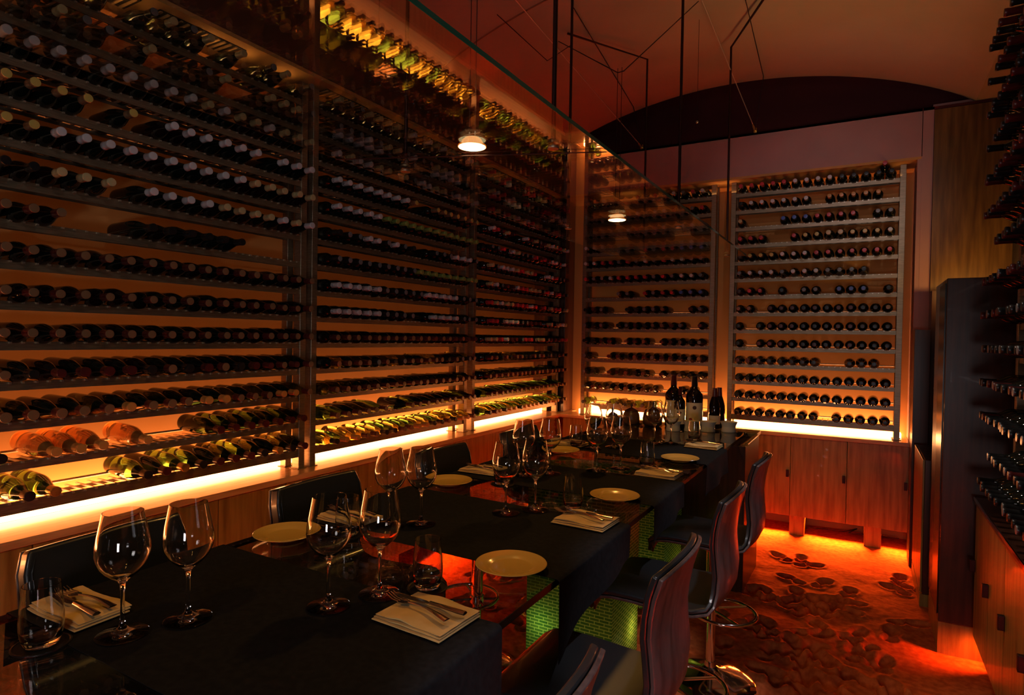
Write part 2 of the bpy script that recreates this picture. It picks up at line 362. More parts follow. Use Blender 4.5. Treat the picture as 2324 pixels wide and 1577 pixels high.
# ------------------------------------------------------------------ sand floor
def sand_floor():
    X0, X1, YA, YC, st = XL - DEP, XR + DEP, -0.6, YB + DEP, 0.013
    nx = int((X1 - X0) / st) + 1; ny = int((YC - YA) / st) + 1
    xs = np.linspace(X0, X1, nx); ys = np.linspace(YA, YC, ny)
    Z = np.zeros((ny, nx))
    for j in range(ny):
        for i in range(nx):
            x, y = xs[i], ys[j]
            Z[j, i] = (0.018 * noise.noise((x * 1.7, y * 1.7, 0.3)) + 0.007 * noise.noise((x * 4.5, y * 4.5, 4.1)) + 0.0025 * noise.noise((x * 12, y * 12, 7.7)) + 0.0012 * noise.noise((x * 30, y * 30, 2.2)))
    XX, YY = np.meshgrid(xs, ys)
    rnd = random.Random(3); prints = []
    for (cx_, cy_, n_, sg) in ((-0.05, 3.2, 16, 0.16), (0.1, 2.95, 12, 0.14), (-0.3, 4.3, 16, 0.20), (0.0, 3.7, 10, 0.18), (0.22, 3.3, 7, 0.12), (-0.2, 3.15, 16, 0.2), (0.3, 3.05, 8, 0.1), (-0.45, 3.6, 8, 0.12), (0.15, 4.6, 6, 0.2), (-0.35, 5.0, 4, 0.15)):
        for _ in range(int(n_ * 0.85)): prints.append((rnd.gauss(cx_, sg), rnd.gauss(cy_, sg), PI / 2 + rnd.uniform(-1.2, 1.2)))
    for _ in range(14): prints.append((rnd.uniform(-0.7, 0.4), rnd.uniform(2.0, 5.3), PI / 2 + rnd.uniform(-0.8, 0.8)))
    for _ in range(60):
        prints.append((rnd.uniform(-1.7, -0.8), rnd.uniform(1.0, 5.3), rnd.uniform(0, 2 * PI)))
    for _ in range(25):
        prints.append((rnd.uniform(-2.6, -1.7), rnd.uniform(1.4, 5.3), rnd.uniform(0, 2 * PI)))
    for (px, py, a) in prints:
        c, s = math.cos(a), math.sin(a); msk = (np.abs(XX - px) < 0.25) & (np.abs(YY - py) < 0.25)
        u = (XX[msk] - px) * c + (YY[msk] - py) * s; v = -(XX[msk] - px) * s + (YY[msk] - py) * c
        dz = np.zeros_like(u)
        for (cu, cv, ru, rv, dp) in ((-0.070, 0.0, 0.034, 0.029, 0.042), (0.040, 0.0, 0.055, 0.034, 0.034)):
            q = ((u - cu) / ru) ** 2 + ((v - cv) / rv) ** 2
            dz -= dp * np.exp(-q * q * 0.8); dz += 0.007 * np.exp(-((np.sqrt(q) - 1.6) / 0.35) ** 2)
        Z[msk] += dz
    Z = np.clip(Z, -0.06, 0.03)
    edge = np.clip(np.minimum(np.minimum(XX - (XL - 0.1), XR + 0.1 - XX), YB + 0.1 - YY) / 0.25, 0.25, 1)
    Z *= edge
    v = np.stack([XX.ravel(), YY.ravel(), Z.ravel()], 1)
    a = (np.arange(ny - 1)[:, None] * nx + np.arange(nx - 1)[None, :]).ravel()
    f = np.stack([a, a + 1, a + nx + 1, a + nx], 1)
    me = bpy.data.meshes.new('floor'); me.from_pydata(v.tolist(), [], f.tolist()); me.materials.append(SAND)
    me.polygons.foreach_set('use_smooth', [True] * len(me.polygons)); me.update()
    o = bpy.data.objects.new('floor', me); COL.objects.link(o); struct(o)
sand_floor()

# ------------------------------------------------------------------ counters and cabinets
def cabinet(name_fn, u0, u1, label, group, doors=2, handle_side=1, wood=W, hmat=DARKM, plinth=None):
    """cabinet carcass hung from z=.165 to the worktop, doors with a block handle on the room side"""
    t = thing('cabinet', label, 'cabinet', (0, 0, 0), 0, group)
    m = MB(); name_fn(u0 + 0.001, u1 - 0.001, 0.028, 0.40, 0.165, HC - 0.032, m); m.build('cabinet_body', wood, t)
    wdt = (u1 - u0) / doors
    for k in range(doors):
        a, b_ = u0 + k * wdt + 0.002, u0 + (k + 1) * wdt - 0.002
        m = MB(); name_fn(a, b_, 0.008, 0.027, 0.167, HC - 0.034, m); d = m.build('door', wood, t, bevel=0.002)
        if hmat:
            hu = b_ - 0.03 if handle_side > 0 else a + 0.005
            m = MB(); name_fn(hu, hu + 0.022, -0.016, 0.008, 0.50, 0.56, m); m.build('handle', hmat, d, bevel=0.002)
    if plinth:
        for (p0, p1) in plinth:
            m = MB(); name_fn(p0, p1, 0.03, 0.33, -0.03, 0.166, m); m.build('foot', wood, t, bevel=0.002)
    return t
seq = [-0.2, 0.72, 1.45, 2.25, 3.05, 3.84, 4.44, 5.06, 5.66]
desc = ['low wooden cabinet under the glowing counter, nearest the front of the long wall', 'low wooden cabinet behind the first leather stool of the long wall',
        'low wooden cabinet between the first and second stools of the long wall', 'low wooden cabinet behind the second leather stool of the long wall',
        'low wooden cabinet behind the third leather stool of the long wall', 'low wooden cabinet below the post pair of the second and third racks',
        'honey wood cabinet behind the fourth leather stool of the long wall', 'honey wood cabinet in the corner of the long wall']
for k in range(8):
    cabinet(L, seq[k], seq[k + 1], desc[k], 'cabinets under the long wall counter', doors=1 if k > 3 else 2, hmat=None, plinth=[(seq[k] + 0.05, seq[k] + 0.17)])
bseq = [XL + 0.03, -2.17, -1.74, -1.33, -0.92, -0.507, -0.083, 0.345]
bdesc = ['honey wood end wall cabinet in the corner beside the long wall', 'honey wood end wall cabinet, second from the room corner', 'end wall cabinet behind the lidded pots',
         'end wall cabinet behind the tall wine bottles', 'end wall cabinet half hidden by the wooden table end', 'end wall cabinet with handle, over the pale block foot',
         'dark honey end wall cabinet beside the tall dark joinery']
for k in range(7):
    pl = [(bseq[k], bseq[k] + 0.116)] if k in (1, 3, 5) else ([(0.05, 0.17)] if k == 6 else None)
    cabinet(B, bseq[k], bseq[k + 1], bdesc[k], 'cabinets under the end wall counter', doors=1, plinth=pl)
rseq = [1.70, 2.06, 2.42, 2.773, 3.138, 3.503, 3.87]
rdesc = ['cabinet under the near end of the dark side counter', 'cabinet under the side counter, before the one with the cut-off handle', 'side counter cabinet whose handle is cut by the picture edge',
         'side counter cabinet with a black block handle, second from the tall dark joinery', 'side counter cabinet with a black tab handle, next to the last', 'narrow side counter cabinet touching the tall dark joinery']
for k in range(6): cabinet(Rr, rseq[k], rseq[k + 1], rdesc[k], 'cabinets under the side counter', doors=1, handle_side=1, plinth=None)
t = MB(); Rr(1.70, 3.87, 0.10, 0.38, -0.03, 0.166, t); tag(t.build('cabinet_plinth', WD), 'recessed dark plinth under the side counter cabinets', 'plinth')
m = MB(); L(-0.2, YB + DEP, 0, 0.285, HC - 0.032, HC, m); L(-0.2, YB + DEP, 0.285, DEP - 0.002, HC - 0.032, HC - 0.014, m)
tag(m.build('worktop', WT, bevel=0.002), 'long glowing wooden counter under the racks of the long wall', 'counter')
m = MB(); B(XL + 0.001, 0.343, 0, 0.285, HC - 0.032, HC, m); B(XL + 0.001, 0.343, 0.285, DEP - 0.002, HC - 0.032, HC - 0.014, m)
tag(m.build('worktop', WTX, bevel=0.002), 'wooden counter with light strip along the end wall', 'counter')
m = MB(); Rr(1.70, 3.87, 0, DEP - 0.002, HC - 0.032, HC, m)
o = m.build('worktop', WD, bevel=0.002); tag(o, 'dark side counter with a bright metal front edge', 'counter')
m = MB(); Rr(1.70, 3.87, -0.004, 0.0, HC - 0.012, HC + 0.002, m); m.build('edge_strip', CHROME, o)
# light strips
for i, (u0, u1, lb) in enumerate(((-0.2, 2.47, 'glowing light strip behind the first rack of the long wall'), (2.49, 4.16, 'glowing light strip behind the second rack of the long wall'),
                                (4.18, 5.855, 'glowing light strip behind the third rack of the long wall'))):
    t = thing('light_strip', lb, 'light', (0, 0, 0), 0, 'light strips of the long wall')
    m = MB(); L(u0, u1, 0.290, 0.400, HC - 0.013, HC + 0.030, m); m.build('diffuser', LED, t)
    m = MB(); L(u0, u1, 0.2855, 0.2895, HC - 0.013, HC, m); m.build('channel', STEEL, t)
for u0, u1, lb in ((-2.60, -1.14, 'glowing light strip behind the bottles left of the end wall'), (-1.12, 0.30, 'glowing light strip under the fullest end wall rack')):
    t = thing('light_strip', lb, 'light', (0, 0, 0), 0, 'light strips of the end wall')
    m = MB(); B(u0, u1, 0.290, 0.400, HC - 0.013, HC + 0.030, m); m.build('diffuser', LED, t)
    m = MB(); B(u0, u1, 0.2855, 0.2895, HC - 0.013, HC, m); m.build('channel', STEEL, t)

# ------------------------------------------------------------------ racks
ROWZ = [0.977 + 0.1535 * k for k in range(14)]
PITCH = 0.0868
def rack(fn, u0, u1, slots, label, group):
    t = thing('wine_rack', label, 'rack', (0, 0, 0), 0, group)
    for ua in (u0, u1 - 0.042):
        for d0, d1 in ((0.105, 0.160), (0.215, 0.262)):
            m = MB(); fn(ua, ua + 0.042, d0, d1, HC, NT - 0.001, m)
            fn(ua - 0.012, ua + 0.054, d0 - 0.008, d1 + 0.008, HC, HC + 0.004, m)
            m.build('post', STEEL, t, bevel=0.0015, segs=1)
    for z in ROWZ:
        m = MB()
        fn(u0 + 0.042, u1 - 0.042, 0.112, 0.120, z - (0.034 if z < 1 else 0.020), z + 0.014, m)
        fn(u0 + 0.042, u1 - 0.042, 0.236, 0.240, z - 0.008, z + 0.006, m)
        s = m.build('shelf_rail', STEEL, t)
        m = MB(); aa = {L: ((XL - 0.285, u0 + 0.02, z + 0.028), (XL - 0.285, u1 - 0.02, z + 0.028)), B: ((u0 + 0.02, YB + 0.285, z + 0.028), (u1 - 0.02, YB + 0.285, z + 0.028)), Rr: ((XR + 0.285, u0 + 0.02, z + 0.028), (XR + 0.285, u1 - 0.02, z + 0.028))}[fn]
        m.tube(aa, 0.0055, 10); m.build('stop_bar', ROD, s, smooth=60)
        m = MB()
        for u in slots:
            for du in (-0.021, 0.021):
                fn(u + du - 0.004, u + du + 0.004, 0.104, 0.275, z + 0.006, z + 0.013, m)
        d = m.build('dowels', ROD, s); d['kind'] = 'stuff'
    return t
SL1 = [2.374 - PITCH * i for i in range(17)][::-1]
SL2 = [2.584 + 0.0858 * i for i in range(18)]
SL3 = [4.29 + PITCH * i for i in range(18)]
SBA = [-2.415 + PITCH * i for i in range(14)]
SBB = [-0.953 + PITCH * i for i in range(14)]
SRR = [3.53 - PITCH * i for i in range(17)]
rack(L, 0.82, 2.46, SL1, 'tall bronze steel wine rack nearest the camera on the long wall', 'steel wine racks')
rack(L, 2.50, 4.13, SL2, 'tall bronze wine rack in the middle of the long wall', 'steel wine racks')
rack(L, 4.205, 5.855, SL3, 'tall bronze wine rack at the corner end of the long wall', 'steel wine racks')
rack(B, -2.505, -1.188, SBA, 'end wall wine rack behind the standing bottles, seen through the glass canopy', 'steel wine racks')
rack(B, -1.056, 0.280, SBB, 'end wall wine rack with coloured bottle caps, beside the tall dark joinery', 'steel wine racks')
rack(Rr, 2.0, 3.62, SRR, 'dark wine rack above the side counter, bottle necks in profile', 'steel wine racks')

# ------------------------------------------------------------------ bottles (local: butt at x=0, mouth at x=L)
def prof_bordeaux(s=1.0): return [(0, 0.004), (0.030, 0.0), (0.0365, 0.006), (0.0375, 0.02), (0.0375, 0.185), (0.034, 0.200), (0.022, 0.218), (0.0155, 0.232), (0.0145, 0.296), (0, 0.297)]
def prof_burg(): return [(0, 0.004), (0.034, 0.0), (0.0405, 0.008), (0.041, 0.02), (0.041, 0.150), (0.037, 0.175), (0.028, 0.205), (0.0185, 0.235), (0.015, 0.258), (0.0148, 0.296), (0, 0.297)]
def prof_champ(): return [(0, 0.006), (0.038, 0.0), (0.0425, 0.008), (0.0430, 0.02), (0.0430, 0.145), (0.041, 0.172), (0.032, 0.205), (0.022, 0.240), (0.017, 0.262), (0.0165, 0.300), (0, 0.301)]
def cap_prof(r0, r1, x0, x1): return [(r0, x0), (r0 + 0.0006, x0 + 0.0008), (r1 + 0.0008, x0 + 0.012), (r1 + 0.0008, x1 - 0.014), (r1 + 0.0022, x1 - 0.012), (r1 + 0.0022, x1 - 0.002), (r1 + 0.001, x1), (r1 * 0.6, x1 + 0.0006), (0, x1 + 0.0003)]
TYPES = {'bordeaux': (prof_bordeaux(), cap_prof(0.0152, 0.0146, 0.238, 0.299), 0.0375), 'burgundy': (prof_burg(), cap_prof(0.0165, 0.0150, 0.246, 0.299), 0.041),
         'champagne': (prof_champ(), cap_prof(0.0285, 0.0172, 0.214, 0.304), 0.043)}
def mesh_np(prof, n):
    mb = MB(); mb.lathe(prof, n, axis='x'); return mb
GL = {'dark': BGDARK, 'blackred': BGRED, 'green': BGGREEN, 'straw': BGAMBER, 'olive': BGOLIVE, 'wrap': WRAP}
_bm = {}
SIDE = {'tan': 'maroon', 'grey': 'black', 'yellow': 'tan'}
def cap_mats(cap):
    if cap == 'foil': return [GOLDFOIL, GOLDFOIL]
    return [CAPS[SIDE.get(cap, cap)], CAPS[cap]]
def bottle_mesh(kind, gl):
    k = (kind, gl)
    if k not in _bm: _bm[k] = mesh_np(TYPES[kind][0], 28).mesh('bottle_glass', GL[gl], smooth=50)
    return _bm[k]
def cap_mesh(kind, cap):
    k = (kind, cap)
    if k not in _bm:
        mb = mesh_np(TYPES[kind][1], 24); xe = TYPES[kind][1][-1][1] - 0.0035
        mb.mi = [1 if all(mb.v[q][0] > xe for q in f) else 0 for f in mb.f]
        _bm[k] = mb.mesh('capsule', cap_mats(cap), smooth=50)
    return _bm[k]
rb = random.Random(11)
BOT = []   # (rack key, row, slot order, type, glass, cap, matrix, u)
def place(rk, row, u, kind, gl, cap, tip=-0.035, tilt=None, yaw=None, dz=0.0):
    r = TYPES[kind][2]; Lb = 0.30
    z = ROWZ[row] + 0.013 - 0.006 + r + dz
    tl = rb.gauss(0, 0.012) if tilt is None else tilt; yw = rb.gauss(0, 0.012) if yaw is None else yaw
    tip = tip + rb.gauss(0, 0.005)
    loc = Matrix.Translation((-Lb, 0, 0)); rot = Matrix.Rotation(yw, 4, 'Z') @ Matrix.Rotation(tl, 4, 'Y') @ Matrix.Rotation(rb.uniform(0, 6), 4, 'X')
    if rk[0] == 'L': M = Matrix.Translation((XL - tip, u, z)) @ rot @ loc
    elif rk[0] == 'B': M = Matrix.Translation((u, YB + tip, z)) @ Matrix.Rotation(-PI / 2, 4, 'Z') @ rot @ loc
    else: M = Matrix.Translation((XR + tip, u, z)) @ Matrix.Rotation(PI, 4, 'Z') @ rot @ loc
    BOT.append([rk, row, u, kind, gl, cap, M])
def pick(seq): return rb.choice(seq)
# long wall, first rack (rows counted upward)
def inr(u, a, b): return a <= u <= b
for row in range(14):
    for i, u in enumerate(SL1):
        kind, gl, cap = 'burgundy', pick(['dark', 'blackred', 'dark']), 'tan'; tip = -0.035; tilt = None
        if row == 0:
            if inr(u, 1.33, 1.48) or i % 3 == 0 and u < 1.3: continue
            kind, gl, cap = 'champagne', pick(['olive', 'green', 'dark']), pick(['maroon', 'foil', 'foil', 'black']); tilt = 0.05; tip = 0.0
        elif row == 1:
            if inr(u, 1.52, 1.80) or (i % 4 == 1 and u < 1.5): continue
            kind = 'champagne'; tilt = 0.05; tip = 0.0
            gl, cap = ('wrap', 'gold') if inr(u, 1.12, 1.52) else (('green' if i % 2 else 'olive', 'maroon') if u > 1.8 else ('dark', 'black'))
        elif row == 2: cap = pick(['tan', 'gold', 'tan']); gl = pick(['dark', 'olive']); tilt = 0.02; kind = 'champagne' if u < 1.9 else 'burgundy'
        elif row == 3: cap = pick(['maroon', 'black', 'tan']); tilt = 0.03; kind = 'champagne' if inr(u, 1.2, 2.1) else 'burgundy'
        elif row == 4: cap = 'tan'
        elif row == 5: cap = 'tan'; kind = pick(['burgundy', 'bordeaux'])
        elif row == 6: cap = 'tan'
        elif row == 7:
            if inr(u, 1.17, 1.50) or u > 2.0: continue
            cap = 'black' if u > 1.5 else 'tan'
        elif row == 8:
            cap = 'black' if u < 1.1 else ('cream' if u < 1.42 else pick(['white', 'white', 'cream', 'cream']))
            if inr(u, 1.40, 1.46): continue
        elif row == 9: cap = 'yellow' if u < 1.12 else ('white' if u < 1.95 else 'cream')
        elif row == 10:
            if rb.random() < 0.22: continue
            cap = 'yellow' if u < 1.5 else 'white'
        elif row == 11: cap = 'white' if u < 1.6 else pick(['cream', 'white']); 
        elif row == 12:
            if rb.random() < 0.2: continue
            cap = pick(['grey', 'black', 'cream']); gl = pick(['dark', 'olive'])
        elif row == 13:
            if rb.random() < 0.35: continue
            cap = pick(['grey', 'cream', 'black']); gl = pick(['olive', 'dark'])
        place('L1', row, u, kind, gl, cap, tip, tilt)
for key, SL in (('L2', SL2), ('L3', SL3)):
    for row in range(14):
        capr = pick(['tan', 'grey', 'white']); hole = rb.randrange(4, 16) if row in (5, 8, 10, 12) else -1
        for i, u in enumerate(SL):
            if hole >= 0 and hole <= i <= hole + 1: continue
            kind, gl, cap = 'bordeaux', 'dark', capr
            if row == 0: kind, gl, cap = ('burgundy', pick(['straw', 'straw', 'green']), pick(['tan', 'gold', 'black']))
            elif row == 1:
                if key == 'L2' and inr(i, 6, 7): continue
                gl, cap = pick(['green', 'olive', 'dark']), 'tan'; kind = 'burgundy'
            elif row == 2: gl, cap = pick(['olive', 'dark']), 'tan'
            elif row == 3: cap = pick(['tan', 'grey', 'black', 'tan']) ; gl = pick(['dark', 'dark', 'olive', 'straw'])
            elif row == 4: cap = pick(['tan', 'tan', 'maroon']); gl = pick(['dark', 'blackred'])
            elif row in (5, 6): cap = 'grey' if (i // 5) % 2 else 'white'
            elif row == 7: cap = 'grey' if i < 9 else 'green'
            elif row == 8: cap = pick(['grey', 'black', 'white'])
            elif row == 9: cap = 'white' if i < 5 else 'green'
            elif row == 10: cap = 'white' if i < 8 else 'yellow'
            else: cap = pick(['grey', 'cream', 'white']); gl = pick(['dark', 'olive'])
            if key == 'L3' and row > 3: cap = pick(['cream', 'white', 'red', 'grey', 'maroon'])
            place(key, row, u, kind, gl, cap)
# end wall, rack seen through the canopy
occA = {0: '1..111111.....', 1: '111111111..11.', 2: '11.11111.11111', 3: '1..11111111111', 4: '1111.111.11111', 5: '111.11111111.1', 6: '111..11111..11',
        7: '....11.1111111', 8: '11111111111111', 9: '11111111111111', 10: '111111.1111111', 11: '1111111111.111', 12: '11.11111111111', 13: '1111..11111111'}
for row, s in occA.items():
    for i, ch in enumerate(s):
        if ch != '1': continue
        cap = pick(['grey', 'maroon', 'tan', 'black']) if row < 7 else pick(['white', 'grey', 'red'])
        if row == 7 and i > 10: cap = 'blue'
        gl = pick(['olive', 'green']) if row == 0 else pick(['dark', 'olive'] if row < 3 else ['dark'])
        place('BA', row, SBA[i], 'burgundy' if row in (1, 3) else 'bordeaux', gl, cap)
C_ = {'r': 'red', 'w': 'white', 'y': 'yellow', 'g': 'gold', 'b': 'blue', 'c': 'cream', 'k': 'black', 's': 'grey', 'm': 'maroon', 't': 'tan'}
occB = {13: 'rrrrrwwwwkkkkk', 12: 'kwwwwww.ggggg.', 11: 'c...bbbrrrr.ss', 10: 'rrr..ryyccyyyw', 9: 'kyyywwwrrrrrrr', 8: 'swwwswwwsssk..', 7: 'krr.k.ss.bbb.kk',
        6: 'tt.mmmkmkmmkkt', 5: 'k.kmmmkkkmmkkk', 4: 'k.mmmkkmkkmkkk', 3: 'mmmkkkkk..kkk.', 2: 'kkkmkmkkkkkkkk', 1: 'kkmkkkkkkkkkkk', 0: 'kkkkkkkk.kkkkk'}
for row, s in occB.items():
    for i, ch in enumerate(s[:14]):
        if ch == '.': continue
        big = row == 10 and ch == 'c'
        place('BB', row, SBB[i], 'champagne' if big else ('burgundy' if row in (8, 3) else 'bordeaux'), 'dark', C_[ch])
place('BB', 13, SBB[12] + 0.04, 'bordeaux', 'dark', 'red', dz=0.068)
for row in range(14):
    for i, u in enumerate(SRR[:16]):
        if row in (1, 7) and i < 3: continue
        if row in (12, 10) and i % 5 == 1: continue
        cap = pick(['black', 'maroon', 'black', 'black']) if row > 6 else pick(['grey', 'maroon', 'black', 'black'])
        place('RR', row, u, 'bordeaux', 'dark', cap, tip=-0.04)

NAMES = {'L1': 'first long-wall rack', 'L2': 'middle long-wall rack', 'L3': 'corner long-wall rack', 'BA': 'canopy-side end-wall rack', 'BB': 'coloured-cap end-wall rack', 'RR': 'side-counter rack'}
ORD = ['lowest', 'second', 'third', 'fourth', 'fifth', 'sixth', 'seventh', 'eighth', 'ninth', 'tenth', 'eleventh', 'twelfth', 'thirteenth', 'top']
NUM = ['first', 'second', 'third', 'fourth', 'fifth', 'sixth', 'seventh', 'eighth', 'ninth', 'tenth', 'eleventh', 'twelfth', 'thirteenth', 'fourteenth', 'fifteenth', 'sixteenth', 'seventeenth', 'eighteenth']
GLN = {'dark': 'dark', 'blackred': 'dark', 'green': 'green', 'straw': 'pale', 'olive': 'olive', 'wrap': 'orange-wrapped'}
def vis(b):
    c = b[6] @ Vector((0.15, 0, 0)); px, py, d = project(c)
    c2 = b[6] @ Vector((0.3, 0, 0)); qx, qy, e = project(c2)
    if d < 0.3 or e < 0.3: return 99
    if not ((-15 < px < 2340 and -25 < py < 1600) or (-15 < qx < 2322 and -20 < qy < 1600)): return 99
    return d
for b in BOT: b.append(vis(b))
rows_ = {}
for b in BOT: rows_.setdefault((b[0], b[1]), []).append(b)
for k, l in rows_.items():
    l.sort(key=lambda b: -b[2])      # counted from the far post
    for i, b in enumerate(l): b.append(i)
BOT.sort(key=lambda b: b[7])
ind, rest = BOT[:300], BOT[300:]
for b in ind:
    rk, row, u, kind, gl, cap, M = b[:7]; i = b[8]
    o = bpy.data.objects.new('wine_bottle', bottle_mesh(kind, gl)); COL.objects.link(o); o.matrix_world = M
    c = bpy.data.objects.new('capsule', cap_mesh(kind, cap)); COL.objects.link(c); c.parent = o
    capn = 'gold foil' if cap == 'foil' else cap
    post = 'far post' if rk[0] != 'B' else 'joinery-side post'
    what = 'champagne bottle' if kind == 'champagne' else 'bottle'
    tag(o, f"{GLN[gl]} {what}, {capn} cap, {ORD[row]} shelf of {NAMES[rk]}, {NUM[i]} from {post}", 'bottle', f"bottles on the {ORD[row]} shelf of the {NAMES[rk]}")
# everything smaller in view is one mass
MATL = []; V = []; F = []; MI = []; off = 0
def slot_of(mt):
    if mt not in MATL: MATL.append(mt)
    return MATL.index(mt)
low = {}
for k, (bp_, cp_, r) in TYPES.items():
    a = mesh_np(bp_, 16); c = mesh_np(cp_, 12); low[k] = (np.array(a.v), a.f, np.array(c.v), c.f)
for b in rest:
    rk, row, u, kind, gl, cap, M = b[:7]
    A, AF, Cc, CF = low[kind]; Mn = np.array(M); 
    for (vv, ff, mts) in ((A, AF, [GL[gl]] * 2), (Cc, CF, cap_mats(cap))):
        V.append(vv @ Mn[:3, :3].T + Mn[:3, 3]); F += [tuple(i + off for i in f) for f in ff]; off += len(vv)
        xe = vv[:, 0].max() - 0.0035; MI += [slot_of(mts[1] if all(vv[q][0] > xe for q in f) else mts[0]) for f in ff]
me = bpy.data.meshes.new('wine_bottles'); me.from_pydata(np.concatenate(V).tolist(), [], F)
for mt in MATL: me.materials.append(mt)
me.polygons.foreach_set('material_index', MI); me.polygons.foreach_set('use_smooth', [True] * len(F)); me.set_sharp_from_angle(angle=math.radians(50)); me.update()
o = bpy.data.objects.new('wine_bottles', me); COL.objects.link(o)
tag(o, 'massed wine bottles lying on the farther racks, caps facing the room', 'bottles', 'wine bottles on the farther racks', 'stuff')

# ------------------------------------------------------------------ the glass table
TX0, TX1, TY0, TY1, TZ = -1.68, -0.70, 0.05, 4.62, 1.0
t = thing('glass_table', 'long smoked glass dining table on stacked green glass pillars', 'table', (-1.19, 2.4, 0))
def rel(o, p): o.location = (-p[0], -p[1], -p[2])
m = MB(); m.box(TX0 + 0.003, TX1 - 0.003, TY0, TY1, TZ - 0.018, TZ); rel(m.build('tabletop', TABLEGLASS, t), (-1.19, 2.4, 0))
m = MB()
m.box(TX0, TX0 + 0.0028, TY0, TY1, TZ - 0.019, TZ); m.box(TX1 - 0.0028, TX1, TY0, TY1, TZ - 0.019, TZ)
rel(m.build('edge_band', BEDGE, t), (-1.19, 2.4, 0))
for (y0, y1) in ((2.74, 3.13), (3.62, 4.02)):
    m = MB(); m.box(-1.462, -1.002, y0, y1, 0.0, TZ - 0.0195)
    rel(m.build('glass_pillar', STACK, t), (-1.19, 2.4, 0))
    l = bpy.data.lights.new('pillar_lamp', 'POINT'); l.energy = 0.5; l.color = (1.0, 0.62, 0.12); l.shadow_soft_size = 0.03
    lo = bpy.data.objects.new('pillar_lamp', l); COL.objects.link(lo); lo.location = (-1.06, (y0 + y1) / 2 + 0.10, 0.16)
    l = bpy.data.lights.new('pillar_lamp', 'POINT'); l.energy = 0.28; l.color = (0.8, 1.0, 0.25); l.shadow_soft_size = 0.03
    lo = bpy.data.objects.new('pillar_lamp', l); COL.objects.link(lo); lo.location = (-1.38, y0 + 0.08, 0.2)
m = MB(); m.box(-1.66, -0.642, 4.20, 4.80, -0.03, 0.965)
t = thing('end_console', 'wooden console closing the far end of the glass table', 'console', (-1.15, 4.5, 0)); rel(m.build('carcass', WD, t, bevel=0.003), (-1.15, 4.5, 0))
m = MB(); m.box(-1.67, -0.632, 4.625, 4.81, 0.9655, 0.997); rel(m.build('top_board', W, t, bevel=0.006), (-1.15, 4.5, 0))
m = MB(); m.tube([(-0.634, 4.18, 0.982), (-0.634, 4.62, 0.982)], 0.012, 12); m.box(-0.66, -0.64, 4.18, 4.62, 0.966, 0.980); rel(m.build('edge_moulding', W, t, smooth=40), (-1.15, 4.5, 0))

# cloth runners laid across the table, hanging over both long edges
def runner(ya, yb, label, hr, hl, seed, uneven=0.0):
    rnd = random.Random(seed); S = []   # cross-section path along x
    path = []
    zt = TZ + 0.0025
    for k in range(7): path.append((TX0 - 0.012, zt - 0.012 - hl * (1 - k / 6.0)))
    for k in range(1, 5): a = PI / 2 * k / 5; path.append((TX0 - 0.012 + 0.012 * (1 - math.cos(a)) , zt - 0.012 + 0.012 * math.sin(a)))
    for k in range(41): path.append((TX0 + (TX1 - TX0) * k / 40, zt))
    for k in range(1, 5): a = PI / 2 * k / 5; path.append((TX1 + 0.012 * math.sin(a), zt - 0.012 * (1 - math.cos(a))))
    for k in range(9): path.append((TX1 + 0.012, zt - 0.012 - hr * k / 8.0))
    N = 26; P = []; Q = []
    for i, (x, z) in enumerate(path):
        ro, qo = [], []
        for j in range(N):
            s = j / (N - 1); y = ya + (yb - ya) * s
            hang = 0.0; xx, zz = x, z
            if x > TX1 + 0.011:
                dn = (zt - 0.012 - z) / max(hr, 1e-3)
                fall = 1 + uneven * (1 - s) ** 2 * 1.2
                zz = zt - 0.012 - hr * dn * fall
                xx = x + 0.010 * dn * math.sin(s * 9 + seed) + 0.006 * dn
                y += -0.012 * dn * (1 - s) * (1 + 2 * uneven)
            elif x < TX0 - 0.011:
                dn = (zt - 0.012 - z) / max(hl, 1e-3); xx = x - 0.010 * dn * math.sin(s * 9 + seed) - 0.004 * dn
            else:
                zz = z + 0.0016 * max(0, noise.noise((x * 9, y * 9, seed)) ) + 0.0012 * max(0, noise.noise((x * 25, y * 25, seed)))
            y += 0.004 * noise.noise((x * 4, s * 3, seed + 5))
            ro.append((xx, y, zz))
            off = 0.0012
            if x > TX1 + 0.011: qo.append((xx - off, y, zz))
            elif x < TX0 - 0.011: qo.append((xx + off, y, zz))
            else: qo.append((xx, y, zz - off))
        P.append(ro); Q.append(qo)
    m = MB(); m.slab(P, Q); o = m.build('table_runner', CLOTH, None, smooth=60)
    return tag(o, label, 'table runner', 'black cloth runners across the glass table')
runner(0.63, 1.175, 'black cloth runner at the near end of the table, under the first pair of settings', 0.16, 0.12, 1)
runner(1.475, 2.055, 'second black cloth runner from the near end, its hanging corner pointed', 0.105, 0.10, 2, 0.75)
runner(2.335, 2.80, 'third black cloth runner, before the nearer green pillar', 0.10, 0.10, 3, 0.35)
runner(3.27, 3.82, 'farthest black cloth runner, before the frosted bowls', 0.13, 0.10, 4, 0.15)

